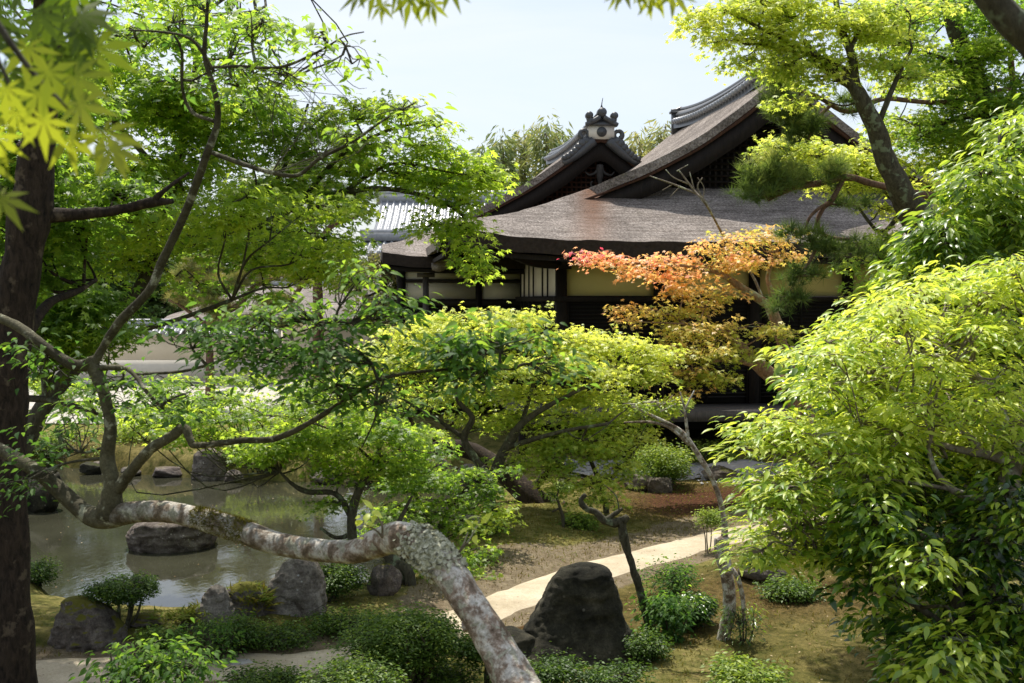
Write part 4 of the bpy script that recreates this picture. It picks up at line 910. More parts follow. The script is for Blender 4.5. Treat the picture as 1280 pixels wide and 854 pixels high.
# green maple masses behind left
tree('maple_tree', 'full green maple filling the upper left behind the crossing limb', 'maple tree',
     [[ground_at(14, 9.5, .13), (14, 700, 9.5, 30), (22, 580, 9.6, 26), (60, 500, 9.7, 22), (110, 440, 9.8, 20), (150, 400, 9.9, 18), (190, 330, 10, 20), (215, 230, 10, 15), (240, 120, 10, 10), (250, 20, 10, 6)],
      [(60, 500, 9.7, 12), (50, 430, 9.6, 10), (30, 360, 9.5, 8)], [(192, 325, 10, 12), (270, 290, 10.2, 8), (340, 250, 10.4, 5)], [(215, 230, 10, 8), (150, 160, 10, 7), (90, 90, 10, 5)], [(230, 170, 10, 8), (310, 130, 10.3, 6), (360, 100, 10.4, 4)], [(120, 430, 9.8, 8), (220, 400, 9.7, 6), (290, 375, 9.6, 5)]],
     autopads([(60,40),(130,-10),(330,-10),(380,70),(340,120),(310,160),(360,200),(400,270),(400,340),(300,345),(260,300),(200,345),(130,360),(60,380),(-20,380),(-20,200),(60,140)], 64, (8.6, 10.6), 40, 11, 20, lambda x, y: .8 if y > 220 and x > 80 else .6, R_)+autopads([(-150,-30),(430,-40),(430,-330),(-150,-330)], 30, (10.5, 14), 80, 22, 16, .5, R_)+autopads([(-100,-30),(420,-40),(420,-210),(-100,-210)], 20, (12, 14), 70, 20, 22, .5, R_),  # last two pad sets: unseen upper crown, added to shade the near bank
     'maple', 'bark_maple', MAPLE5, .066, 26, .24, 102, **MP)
tree('maple_tree', 'shaded maple with low drooping sprays beside the rough trunk', 'maple tree',
     [[ground_at(-60, 8.2, .1), (-60, 640, 8.2, 26), (-20, 500, 8.3, 20), (40, 420, 8.4, 14), (110, 380, 8.5, 8)], [(-20, 500, 8.3, 12), (60, 500, 8.2, 8), (130, 520, 8.2, 4)], [(-10, 480, 8.3, 10), (0, 300, 8.2, 7), (20, 150, 8, 5)]],
     autopads([(-20,360),(110,360),(170,400),(120,440),(60,470),(-20,470)], 14, (7.8, 8.8), 34, 12, 22, .35, R_)+autopads([(-20,60),(90,60),(80,200),(-20,220)], 8, (7.5, 8.4), 36, 14, 22, .45, R_),
     'maple', 'bark_maple', MAPLE5, .062, 24, .2, 103, **MP)
tree('maple_tree', 'light green maple reaching out over the pond against the sky', 'maple tree',
     [[ground_at(0, 11.0, .12), (0, 700, 11, 24), (10, 520, 11, 22), (50, 410, 11, 18), (130, 335, 11, 14), (220, 300, 11, 12), (310, 285, 10.9, 10), (370, 262, 10.8, 9), (430, 240, 10.6, 8), (500, 238, 10.4, 6), (570, 262, 10.2, 4), (592, 300, 10.2, 3)],
      [(370, 262, 10.8, 7), (420, 200, 10.5, 6), (480, 165, 10.3, 4), (540, 150, 10.2, 3)], [(430, 240, 10.6, 6), (490, 205, 10.4, 4), (560, 215, 10.2, 3), (630, 228, 10.2, 2)], [(310, 285, 10.9, 6), (360, 200, 10.8, 5), (385, 130, 10.6, 3)]],
     [(400,150,36,16,10.5,26,.7),(440,135,40,14,10.4,26,.75),(500,138,34,10,10.2,16,.8),(545,160,24,9,10.2,10,.85),(380,190,44,14,10.6,28,.6),(450,180,40,14,10.4,26,.7),(520,185,40,12,10.2,24,.8),(570,195,30,10,10.2,18,.85),(604,214,18,8,10.2,10,.9),(590,225,40,9,10.2,20,.85),
      (420,215,46,14,10.6,28,.6),(490,215,44,13,10.4,26,.7),(550,228,36,12,10.3,22,.75),(575,252,24,12,10.2,18,.75),(585,285,18,14,10.2,18,.75),(592,318,16,12,10.2,14,.75),(606,340,10,8,10.2,6,.8),(400,255,50,14,10.7,28,.5),(445,262,20,8,10.5,10,.65),(540,280,28,10,10.3,16,.75),
      (350,235,50,16,10.8,28,.5),(345,285,50,15,11,28,.6),(400,300,44,14,10.9,26,.6),(370,330,44,12,10.9,20,.75),(310,320,40,14,11,22,.55),(330,370,50,10,11,10,.5),(345,165,36,14,10.6,20,.55),(225,300,50,20,11,24,.5),(250,355,40,12,11,12,.5)],
     'maple', 'bark_maple', MAPLE5, .064, 24, .2, 104, **MP)
# blurred maple twigs hanging close to the lens
def near_maple(label, limbs, leaves, seed):
    r = np.random.default_rng(seed); root = empty('maple_branch', limbpts(limbs[0])[0][0]); tag(root, label, 'maple branch', 'maple twigs hanging close by')
    mb = MB()
    for L in limbs: p, rd = limbpts(L); mb.tube(p, rd, 7, sub=5)
    mb.build('twig', M['bark_maple'], root, True); lb = MB(); nearmat = M['maple_near']
    for (x, y, d, s, ang, tn) in leaves:
        a = R(ang); f = np.array([math.cos(a), r.normal(0, .25), -math.sin(a)]); up = np.array([r.normal(0, .35), -.75, .55])
        put_leaves(lb, MAPLE7, P(x, y, d)[None], f[None], up[None], np.array([s*.86*d/F]), np.array([tn]))
    lb.build('foliage', nearmat, root); reroot(root)
rl = np.random.default_rng(77)
lv = [(rl.uniform(-20, 120), rl.uniform(-20, 120), rl.uniform(1.2, 1.7), rl.uniform(42, 60), rl.uniform(40, 130), rl.uniform(.15, .5)) for _ in range(40)]
lv += [(x, y, rl.uniform(1.0, 1.3), s, a, t) for x, y, s, a, t in [(55,150,62,95,1),(100,130,70,60,.9),(20,140,60,110,1),(130,165,72,55,.9),(85,170,60,80,.95),(8,110,60,100,.9),(48,115,60,75,.8),(120,60,70,30,.6),(100,20,66,20,.55),(140,185,60,60,.95),(0,248,60,50,.85),(-14,200,50,80,.9),(60,90,70,60,.7),(95,95,66,35,.7),(-4,170,56,85,1),(35,60,66,90,.8)]]
near_maple('blurred yellow-green maple twig hanging in the top left corner', [[(-60, -60, 1.2, 14), (-10, 20, 1.2, 10), (40, 90, 1.2, 7), (90, 140, 1.2, 5), (130, 165, 1.2, 3)], [(-40, 10, 1.15, 8), (0, 80, 1.15, 6), (20, 130, 1.15, 3)], [(-60, 180, 1.15, 6), (-10, 220, 1.15, 4), (5, 245, 1.15, 2)]], lv, 1)
lv = [(x, y, 1.5, s, a, t) for x, y, s, a, t in [(470,-12,44,110,.8),(500,-14,48,90,.8),(530,-10,46,75,.85),(560,-16,44,60,.8),(450,-6,40,150,.8),(515,-4,48,110,.8),(478,6,30,95,.85),(540,4,34,80,.9)]]
near_maple('small blurred maple spray dipping in at top centre', [[(420, -80, 1.5, 8), (480, -30, 1.5, 5), (560, -16, 1.5, 3)]], lv, 2)
lv = [(x, y, 1.5, s, a, t) for x, y, s, a, t in [(800,-14,40,90,.95),(820,-10,40,70,1),(840,-8,44,50,1),(780,-10,36,120,1),(770,-8,30,110,.9),(812,-2,32,85,1)]]
near_maple('yellow blurred maple spray at top edge above the big roof', [[(880, -90, 1.5, 8), (830, -30, 1.5, 5), (780, -14, 1.5, 3)]], lv, 3)
near_maple('dark blurred branch crossing the top right corner', [[(1345, 130, 2.6, 52), (1300, 60, 2.6, 44), (1262, 25, 2.6, 38), (1225, -20, 2.6, 34), (1190, -80, 2.6, 28)]], [(1300, -60, 2.6, 40, 90, .4), (1330, -40, 2.6, 40, 60, .4)], 4)

# middle: bright domed maple
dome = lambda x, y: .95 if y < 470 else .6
tree('maple_tree', 'bright yellow-green domed maple in the centre with forked dark stem', 'maple tree',
     [[ground_at(611, 15.0, .085), (611, 640, 15, 15), (616, 600, 15, 15), (632, 560, 15, 12), (652, 530, 15, 9), (690, 505, 15, 6), (740, 480, 15, 4)],
      [(616, 600, 15, 13), (595, 575, 15, 10), (580, 548, 15, 9), (590, 522, 14.9, 8), (572, 500, 14.9, 6), (570, 470, 14.8, 4)], [(640, 555, 15, 8), (655, 520, 15.2, 6), (670, 470, 15.3, 4), (690, 430, 15.3, 3)],
      [(632, 560, 15, 8), (700, 540, 14.8, 5), (760, 530, 14.6, 4)], [(580, 548, 15, 6), (540, 520, 15, 5), (505, 500, 15, 3)]],
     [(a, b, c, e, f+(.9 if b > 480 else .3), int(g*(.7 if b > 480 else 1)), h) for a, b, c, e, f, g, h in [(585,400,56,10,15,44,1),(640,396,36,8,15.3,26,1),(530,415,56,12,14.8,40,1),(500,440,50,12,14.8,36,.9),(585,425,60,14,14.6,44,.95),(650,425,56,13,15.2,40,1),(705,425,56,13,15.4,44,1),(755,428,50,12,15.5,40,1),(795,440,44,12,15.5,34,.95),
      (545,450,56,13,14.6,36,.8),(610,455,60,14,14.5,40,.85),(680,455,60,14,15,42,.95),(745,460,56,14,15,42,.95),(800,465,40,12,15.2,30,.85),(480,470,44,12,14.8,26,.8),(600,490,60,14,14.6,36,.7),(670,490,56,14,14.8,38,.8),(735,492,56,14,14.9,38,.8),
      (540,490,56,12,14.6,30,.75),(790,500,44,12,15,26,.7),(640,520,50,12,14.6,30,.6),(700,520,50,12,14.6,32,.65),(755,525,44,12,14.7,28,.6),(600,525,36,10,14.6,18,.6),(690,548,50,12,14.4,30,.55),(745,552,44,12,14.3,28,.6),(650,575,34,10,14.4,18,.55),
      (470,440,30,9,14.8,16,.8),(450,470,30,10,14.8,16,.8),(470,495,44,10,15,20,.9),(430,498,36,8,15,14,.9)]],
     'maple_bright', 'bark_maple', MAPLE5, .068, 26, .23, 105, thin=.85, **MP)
tree('old_leaning_tree', 'old dark leaning trunk behind the domed maple, bending low to the left', 'tree',
     [[ground_at(690, 15.9, .24), (700, 652, 15.9, 44), (672, 630, 16, 36), (640, 600, 16.2, 30), (610, 575, 16.4, 24), (575, 560, 16.6, 20), (530, 562, 16.8, 17), (495, 552, 17, 12), (470, 530, 17, 8)], [(540, 560, 16.8, 8), (520, 535, 16.8, 6), (500, 500, 16.8, 4)], [(530, 560, 16.8, 7), (548, 545, 16.8, 5), (575, 520, 16.8, 3)], [(660, 620, 16.1, 12), (688, 585, 16, 8), (700, 560, 16, 5)]],
     [(470,520,40,12,17,18,.35),(520,505,40,10,17,16,.35)], 'maple', 'bark_dark', MAPLE5, .07, 20, .25, 106, rough=.2, **MP)
tree('maple_tree', 'low lacy dark green maple sprawling below the domed maple', 'maple tree',
     [[ground_at(560, 13.2, .05), (545, 715, 13.2, 9), (540, 660, 13.2, 7), (525, 630, 13.2, 5), (515, 610, 13.2, 3)], [(542, 670, 13.2, 6), (560, 640, 13.1, 5), (590, 600, 13, 3)]],
     [(545,600,44,8,13,26,.5),(500,605,36,8,13,20,.5),(590,612,40,8,13,22,.45),(555,630,50,9,12.9,28,.5),(510,640,46,9,12.8,26,.45),(600,590,36,8,13.1,18,.5),(545,662,56,9,12.6,34,.45),(500,672,46,9,12.5,26,.4),(585,690,30,10,12.3,20,.6),(555,705,44,12,12,32,.65),(600,652,34,8,12.8,16,.8),(620,640,26,7,12.9,12,.9),(590,725,24,10,11.9,14,.6),(530,590,30,7,13,12,.5)],
     'maple', 'bark_maple', MAPLE5, .055, 26, .17, 107, **MP)
tree('maple_tree', 'yellowish small maple left of centre leaning over the pond', 'maple tree',
     [[ground_at(505, 11.6, .075), (504, 760, 11.6, 20), (498, 715, 11.6, 20), (480, 690, 11.7, 14), (446, 690, 11.8, 13), (440, 645, 11.9, 12), (452, 605, 12, 10), (470, 580, 12, 8), (474, 545, 12, 6), (470, 500, 12, 5), (478, 460, 12, 3)],
      [(514, 765, 11.5, 16), (512, 720, 11.5, 14), (500, 705, 11.6, 12)],
      [(441, 650, 11.9, 9), (420, 618, 12, 7), (385, 615, 12, 7), (365, 605, 12, 5), (350, 590, 12, 3)], [(440, 668, 11.9, 7), (420, 672, 12, 5), (400, 660, 12, 3)], [(480, 690, 11.7, 7), (500, 650, 11.6, 6), (515, 620, 11.6, 3)], [(470, 580, 12, 4), (430, 545, 12, 3), (395, 530, 12, 2)]],
     autopads([(330,500),(410,470),(500,500),(560,540),(500,600),(440,600),(330,575)], 17, (11.6, 12.6), 40, 11, 24, .65, R_)+autopads([(140,510),(330,490),(420,520),(420,560),(330,575),(240,545),(160,545)], 16, (12, 13.4), 40, 10, 20, .7, R_)+autopads([(40,470),(330,470),(330,520),(60,520)], 12, (12.5, 13.5), 34, 7, 14, .6, R_)+[(410,628,22,7,12,12,.5),(425,590,34,9,12,18,.5),(490,575,36,9,12,18,.6)],
     'maple', 'bark_maple', MAPLE5, .06, 24, .19, 108, **MP)
tree('maple_tree', 'small light maple hiding the stream left of the clipped azalea', 'maple tree',
     [[ground_at(756, 15.6, .05), (758, 640, 15.6, 8), (752, 610, 15.6, 7), (740, 580, 15.5, 5), (730, 560, 15.5, 3)], [(752, 610, 15.6, 5), (780, 580, 15.5, 4), (800, 555, 15.5, 2)], [(750, 600, 15.6, 5), (710, 590, 15.5, 3)]],
     [(745,560,50,11,15.4,34,.7),(700,580,44,10,15.3,28,.6),(770,585,36,10,15.2,24,.65),(735,605,50,9,15,32,.7),(790,545,36,10,15.6,22,.7),(700,610,36,8,15,18,.65),(750,626,36,7,14.9,16,.7),(680,560,36,10,15.4,20,.5),(800,520,36,12,15.8,24,.6),(830,505,26,10,15.8,14,.55)],
     'maple_bright', 'bark_maple', MAPLE5, .062, 24, .18, 109, **MP)
otint_ = lambda x, y: float(np.clip(.30+.55*(440-y)/130-.0005*(x-800), 0, .82))
op = [(735,319,20,4,17.6,9,.97),(760,322,26,6,17.6,16,.85),(775,326,40,8,17.6,30,.8),(812,340,34,6,17.6,18,.74),(830,325,40,10,17.8,30,.74),(860,345,44,10,17.8,34,.66),(900,310,40,9,18,26,.6),(935,300,40,9,18,26,.55),(965,290,30,8,18.1,18,.5),(890,330,46,11,17.9,34,.6),(945,325,44,10,18,32,.55),
      (985,320,26,9,18,14,.5),(850,362,30,7,17.6,14,.55),(880,365,46,11,17.7,34,.5),(798,386,28,6,17.5,14,.45),(840,392,40,10,17.5,26,.4),(885,385,40,9,17.6,22,.42),(780,400,18,5,17.5,8,.5),
      (870,412,46,10,17.2,34,.38),(920,412,50,10,17.2,36,.32),(965,415,36,8,17.3,22,.25),(990,415,20,5,17.3,8,.2),(850,440,40,11,17,30,.34),(900,440,50,12,17,38,.3),(950,440,36,10,17.1,24,.2),(860,468,40,11,16.9,28,.32),(905,470,36,10,16.9,22,.22),(865,495,24,9,16.8,14,.42),(838,460,30,9,17,16,.3),(940,290,40,7,18.3,14,.5)]
op = [(a, b, c_, e_*.85, f_, int(g__*.9), h_ if h_ > .9 else min(h_+(.08 if a < 870 and b < 360 else 0), .76)-.03) for a, b, c_, e_, f_, g__, h_ in op]
tree('maple_tree', 'orange and gold leaved maple in front of the hall wall', 'maple tree',
     [[ground_at(1012, 17.8, .17), (1008, 540, 17.8, 30), (992, 492, 17.8, 26), (975, 478, 17.8, 20), (950, 458, 17.7, 18), (935, 442, 17.6, 15), (920, 425, 17.5, 9)], [(990, 490, 17.8, 20), (985, 460, 17.9, 17), (978, 430, 18, 14), (970, 402, 18, 15), (964, 385, 18, 12), (955, 378, 18, 11), (930, 362, 17.9, 10), (905, 345, 17.8, 8), (888, 338, 17.8, 6), (850, 332, 17.7, 4), (800, 330, 17.7, 3)],
      [(968, 395, 18, 10), (964, 365, 18, 8), (960, 345, 18.1, 5), (972, 310, 18.1, 3)], [(935, 442, 17.6, 8), (900, 415, 17.3, 5), (860, 405, 17.2, 3)], [(950, 458, 17.7, 7), (900, 450, 17.1, 4), (860, 470, 17, 3)]],
     op, 'maple_orange', 'bark_tan', MAPLE5, .075, 22, .24, 110, tvar=.12, thin=.46, **MP)
# right: upper maple
tree('maple_tree', 'leaning maple with lichened trunk at upper right over the hall roof', 'maple tree',
     [[ground_at(1215, 13.2, .22), (1205, 380, 13, 36), (1160, 282, 12.8, 31), (1132, 248, 12.7, 27), (1108, 200, 12.6, 25), (1094, 160, 12.5, 23), (1078, 128, 12.4, 20), (1065, 105, 12.4, 18), (1040, 90, 12.4, 16), (1020, 72, 12.4, 12), (1005, 50, 12.3, 6)],
      [(1070, 115, 12.4, 14), (1064, 70, 12.4, 10), (1050, 30, 12.4, 9), (1042, -20, 12.4, 6)], [(1060, 90, 12.4, 8), (1010, 65, 12.2, 6), (950, 35, 12, 5), (900, 10, 11.9, 3)], [(1100, 150, 12.5, 8), (1120, 100, 12.6, 6), (1140, 60, 12.6, 4)], [(1142, 290, 12.95, 18), (1122, 250, 12.8, 16), (1112, 215, 12.7, 14)], [(1064, 60, 12.4, 6), (1085, 10, 12.5, 4)], [(1050, 92, 12.4, 6), (990, 60, 12.2, 4), (930, 55, 12, 3)]],
     [(880,30,30,8,11.9,18,.9),(920,15,44,10,12,32,.9),(900,50,30,7,11.9,14,.9),(950,45,44,11,12,34,.85),(985,20,50,13,12.1,40,.85),(1000,60,44,12,12.2,34,.8),(1040,30,50,13,12.3,40,.8),(1050,75,44,11,12.4,30,.75),(985,85,40,10,12.2,26,.75),(1020,100,36,9,12.3,18,.7),(1085,40,44,13,12.5,34,.75),(1010,-10,80,14,12.1,46,.8),
      (1100,80,40,12,12.6,30,.65),(1075,15,44,13,12.5,34,.75),(940,75,34,8,12.1,16,.8),(1130,50,40,12,12.8,30,.6),(1000,125,36,8,12.4,12,.7),(870,15,24,6,11.8,10,.95),(1140,100,40,12,12.9,26,.6),(960,-5,60,10,12,30,.85),(1130,10,50,12,12.7,30,.7)],
     'maple_bright', 'bark_maple', MAPLE5, .062, 24, .2, 111, rough=.16, **MP)
tree('maple_tree', 'darker maple with straight inclined trunk behind the lichened maple', 'maple tree',
     [[ground_at(1300, 15, .2), (1290, 340, 15, 32), (1262, 190, 15, 30), (1235, 140, 15, 26), (1215, 90, 15, 24), (1195, 40, 15, 20), (1178, -20, 15, 16)], [(1235, 140, 15, 10), (1190, 150, 14.8, 7), (1150, 165, 14.6, 4)], [(1215, 90, 15, 9), (1170, 70, 14.8, 6), (1120, 60, 14.6, 3)], [(1240, 150, 15, 9), (1275, 100, 15, 6)]],
     autopads([(1110,-20),(1300,-20),(1300,190),(1230,220),(1150,210),(1120,110)], 40, (14.2, 15.6), 40, 12, 24, .5, R_),
     'maple', 'bark_maple', MAPLE5, .07, 24, .24, 112, **MP)
tree('maple_tree', 'yellow-green maple spreading in flat tiers behind the lichened trunk', 'maple tree',
     [[ground_at(1180, 16.2, .14), (1180, 420, 16.2, 20), (1165, 320, 16, 16), (1130, 260, 15.9, 12), (1080, 220, 15.8, 8), (1020, 195, 15.7, 5), (960, 182, 15.6, 3)], [(1165, 320, 16, 10), (1200, 260, 16, 8), (1230, 210, 16, 5)], [(1130, 260, 15.9, 8), (1100, 290, 15.7, 5), (1060, 240, 15.7, 3)]],
     [(965,182,22,6,15.6,12,.85),(995,176,34,8,15.6,26,.9),(1020,190,40,9,15.7,30,.9),(985,196,30,7,15.6,16,.8),(1055,205,40,9,15.8,28,.95),(1085,195,36,9,15.8,26,.9),(1060,232,40,8,15.7,26,1),(1095,222,40,10,15.8,30,1),(1040,215,30,8,15.7,18,.9),(1170,190,40,10,16,28,.95),(1200,215,44,11,16,32,.95),(1165,235,36,10,16,26,.9),
      (1215,250,40,11,15.9,28,.9),(1105,262,30,7,15.6,14,.95),(1190,270,40,10,15.8,26,.8),(1240,180,36,10,16,22,.85),(1140,110,30,9,16,14,.95),(1200,120,40,10,16,22,.95),(1250,130,36,10,16,20,.95),(1150,150,36,10,16,22,.9),(1120,170,30,9,15.9,18,.9),(1190,165,36,9,15.9,22,.95),(1245,215,36,10,15.9,24,.9),(1265,250,34,11,15.8,22,.8),(1180,300,40,10,15.6,24,.8),(1225,290,36,10,15.6,22,.75),(1150,205,30,8,15.9,16,.9),(1110,300,34,12,15.5,24,.55),(1090,330,36,12,15.3,26,.5),(1110,355,44,12,15.2,26,.45),(1085,380,36,8,15.2,14,.4),(1150,330,40,14,15.4,26,.5),(1065,392,34,6,15.1,12,.4),(1110,400,40,10,15.1,18,.35),(1130,310,40,16,15.4,26,.5)],
     'maple_bright', 'bark_maple', MAPLE5, .07, 24, .24, 113, **MP)
# pine over the roof
def pine(name, label, limbs, pads, size, n, seed, matn='pine', per=4, tm=TUFT, group=None, bark='bark_red', rad=.12):
    return tree(name, label, 'pine tree', limbs, pads, matn, bark, tm, size, per, rad, seed, group=group, leafname='needles', thin=.8, tilt=.55, flat=.5, tuftmode=True, twig=.004, rough=.15)
def fwdfix(): pass
pine('pine_tree', 'pine with twisted reddish boughs and soft needle clumps before the roof',
     [[ground_at(1290, 14.5, .16), (1290, 400, 15.4, 20), (1285, 300, 15.4, 15), (1275, 200, 15.4, 10), (1265, 90, 15.2, 7), (1255, -40, 15, 5)], [(1280, 245, 15.4, 11), (1180, 246, 14.4, 10), (1100, 232, 14, 8), (1060, 222, 13.9, 9), (1020, 230, 13.8, 8), (990, 236, 13.7, 6), (960, 250, 13.6, 4)],
      [(1055, 222, 13.9, 7), (1040, 250, 13.8, 7), (1028, 262, 13.8, 6), (1022, 280, 13.8, 6), (1035, 296, 13.8, 5), (1070, 300, 13.9, 4)], [(1040, 250, 13.8, 5), (1015, 268, 13.7, 4), (1005, 290, 13.7, 3)], [(1266, 110, 15.2, 6), (1180, 128, 14.6, 6), (1104, 124, 14.2, 6), (1060, 140, 13.9, 6), (1020, 120, 13.8, 6), (985, 110, 13.7, 4)], [(1040, 130, 13.8, 5), (1020, 150, 13.8, 4), (1010, 175, 13.8, 3)], [(1030, 292, 13.8, 5), (1010, 330, 13.7, 4), (995, 350, 13.7, 2)]],
     [(950,215,24,14,13.6,26,.5),(975,235,34,16,13.6,38,.45),(945,240,18,10,13.5,16,.4),(1005,225,34,14,13.7,30,.4),(1035,215,26,12,13.8,20,.4),(965,205,16,10,13.6,14,.6),(965,125,18,12,13.7,18,.3),(985,140,22,14,13.7,22,.25),(1010,155,20,16,13.8,20,.25),(995,165,14,14,13.8,14,.25),(970,100,14,10,13.7,12,.3),(1070,130,30,16,13.9,16,.3),
      (1000,345,26,12,13.7,18,.15),(985,370,16,10,13.7,12,.15),(1040,310,26,12,13.8,14,.2),(1075,310,26,12,13.9,14,.2),(1060,255,24,10,13.9,12,.25),(1010,300,26,10,13.7,12,.25),(1100,30,40,16,14,14,.3),(975,385,12,5,13.7,5,.15),(990,290,22,8,13.7,8,.3)],
     .17, 26, 120)
# yellowish pines over by the pond's far side
pine('pine_tree', 'pale olive pine with tiered needles in front of the long low building',
     [[ground_at(262, 30, .16), (262, 440, 30, 9), (258, 405, 30, 9), (300, 380, 30, 8), (316, 360, 30, 6), (350, 345, 30, 4)], [(262, 410, 30, 6), (230, 385, 30, 4), (210, 375, 30, 3)]],
     [(235,345,26,8,30,26,.7),(275,355,30,9,30,28,.6),(225,372,26,8,30,22,.7),(265,385,34,9,30,28,.6),(310,350,30,9,30,26,.6),(340,380,34,9,30,26,.6),(300,400,40,9,30,30,.65),(350,405,36,8,30,22,.6),(375,350,26,9,30,18,.6),(330,330,30,9,30,20,.55),(250,330,26,8,30,16,.6)],
     .22, 20, 121, 'olive_pine', 9, TUFT, rad=.2)
pine('pine_tree', 'grey-green pine with forked reddish trunk beside the tiled building',
     [[ground_at(398, 33, .22), (398, 400, 33, 13), (396, 330, 33, 12), (394, 295, 33, 11), (388, 270, 33, 7), (380, 240, 33, 5)], [(396, 310, 33, 8), (412, 285, 33, 7), (440, 272, 33, 5), (470, 262, 33, 3)], [(394, 330, 33, 7), (360, 380, 32.6, 6), (330, 395, 32.4, 4)]],
     [(385,215,44,12,33,30,.4),(430,200,44,14,33,30,.4),(430,240,46,13,33,34,.45),(400,265,40,12,33,28,.4),(365,250,36,12,33,22,.4),(420,325,40,10,33,24,.4),(410,175,34,12,33,20,.35),(455,335,30,7,33,12,.45)],
     .28, 20, 122, 'pine', 9, TUFT, rad=.3)
tree('evergreen_tree', 'olive evergreen bush tree in front of the tiled building beside the hall wing', 'tree', [[ground_at(478, 31.5, .12), (478, 420, 31.5, 8), (482, 350, 31.5, 5)]],
     autopads([(430,335),(470,318),(520,335),(540,380),(530,420),(430,420)], 14, (30.5, 32), 22, 9, 24, .6, np.random.default_rng(3), .03), 'olive_pine', 'bark_maple', SMALL, .12, 16, .3, 230, twig=.01, sub=.03, tilt=.8, droop=.5, flat=.4)
# trees beyond the wall
far_spec = [(-30,50,190,240,'far'),(70,47,200,230,'far'),(150,52,225,200,'far'),(225,50,250,190,'far'),(300,54,215,210,'far'),(360,52,215,150,'far'),(110,46,300,120,'far'),(20,45,310,120,'far'),(200,47,320,90,'far')]
for k, (px, d, top, wpx, mt) in enumerate(far_spec):
    r = np.random.default_rng(200+k); x0, x1 = px-wpx*.42, px+wpx*.42
    tree('evergreen_tree', 'dense green tree beyond the cream garden wall', 'tree', [[ground_at(px, d, .3), (px, 400, d, 12), (px+4, top+60, d, 8), (px, top+20, d, 4)]],
         autopads([(x0+15,top+20),(px,top),(x1-15,top+25),(x1,top+90),(x1,410),(x0,410),(x0,top+80)], 20, d, 34, 15, 30, .45, r, .05), mt, 'bark_dark', SMALL, .30, 16, .8, 200+k, group='trees beyond the garden wall', twig=.02, sub=.05, tilt=.8, droop=.5, flat=.4)
bam = [(628,60,172,26,0.5),(655,62,170,30,.7),(683,60,158,28,.6),(705,64,168,24,.5),(800,62,172,26,.8),(826,60,160,30,.7),(608,58,190,18,.3),(560,58,205,30,.4),(520,60,215,30,.3)]
for k, (px, d, top, wpx, tn) in enumerate(bam):
    lab = ['feathery pale trees rising left of the small gable', 'pale trees showing between the small gable and the big roof', 'pale tree tops behind the tiled roof'][0 if k < 4 or k == 6 else (1 if k in (4, 5) else 2)]
    r = np.random.default_rng(300+k)
    pads = [(px+r.normal(0, wpx*.12*(1+j*.12)), top+j*9, wpx*.14+wpx*.07*j, 7, d, 10+j, tn) for j in range(0, 15)]
    pads = [(a, b, min(c, wpx*.75), e, f, g_, h_) for a, b, c, e, f, g_, h_ in pads]
    tree('bamboo_tree', lab, 'tree', [[ground_at(px, d, .12), (px, 350, d, 5), (px+2, 260, d, 4), (px, top+8, d, 2)]], pads, 'bamboo', 'bark_grey', LONG, .55, 9, .55, 300+k, group=['pale trees left of the small gable', 'pale trees between the roofs', 'pale trees behind the tiled roof'][0 if k < 4 or k == 6 else (1 if k in (4, 5) else 2)], twig=.015, sub=.03, tilt=1.0, droop=1.0, flat=.6)

# ------------------------------------------------------------------ broadleaf masses at right
BL = dict(tilt=.3, droop=.2, flat=.13)
rb = np.random.default_rng(55)
top_poly = [(990,445),(1060,410),(1110,380),(1190,345),(1300,310),(1300,600),(1180,600),(1080,610),(1010,600),(930,560),(935,545),(1010,520),(1060,500),(1010,470)]
pads = autopads(top_poly, 100, (5.0, 6.6), 36, 7, 18, lambda x, y: .85 if y < 560 else .75, rb)  # upper sprays tinted brighter: the sunlit top is put into the colour
pads += [(1000,440,26,5,5.8,8,.9),(960,545,26,5,5.3,10,.8),(930,560,16,4,5.3,6,.8),(1010,480,22,5,5.6,8,.8),(1030,425,24,5,5.8,8,.9),(1075,395,26,5,6,9,.9),(1120,372,26,6,6.1,10,.9),(985,520,26,5,5.4,9,.8),(1170,345,26,6,6.2,10,.9)]
pads += autopads([(950,600),(1060,560),(1110,600),(1080,680),(1000,700),(985,730),(975,700),(950,690),(955,650),(970,640)], 30, (5.0, 6.0), 32, 6, 13, .7, rb)
tree('broadleaf_tree', 'broad bush of layered fresh yellow-green leaves with pale twisting branches at right', 'tree',
     [[ground_at(1330, 5.6, .12), (1330, 700, 5.5, 60), (1300, 660, 5.3, 40), (1270, 630, 5.2, 34), (1262, 600, 5.2, 28), (1275, 560, 5.3, 22), (1290, 500, 5.4, 18)],
      [(1285, 640, 5.2, 26), (1255, 650, 5.1, 18), (1215, 672, 5.0, 14), (1170, 672, 5.0, 12), (1130, 666, 5.0, 11), (1108, 655, 5.0, 6)], [(1262, 625, 5.2, 16), (1220, 622, 5.1, 12), (1190, 612, 5.1, 10), (1170, 590, 5.1, 8), (1160, 560, 5.1, 5)],
      [(1266, 575, 5.2, 18), (1230, 568, 5.2, 12), (1190, 560, 5.2, 9), (1140, 545, 5.2, 5), (1080, 530, 5.3, 3)], [(1230, 568, 5.2, 10), (1200, 535, 5.2, 7), (1140, 500, 5.3, 5), (1090, 470, 5.5, 3)], [(1190, 612, 5.1, 6), (1120, 600, 5.1, 4), (1040, 590, 5.2, 3)], [(1275, 560, 5.3, 12), (1230, 480, 5.6, 8), (1180, 430, 5.8, 5)], [(1130, 666, 5.0, 6), (1060, 650, 5.1, 4), (1000, 660, 5.2, 3)]],
     pads, 'broad_bright', 'bark_grey', NARROW, .060, 11, .14, 130, thin=.9, tvar=.36, twig=.003, sub=.007, **BL)
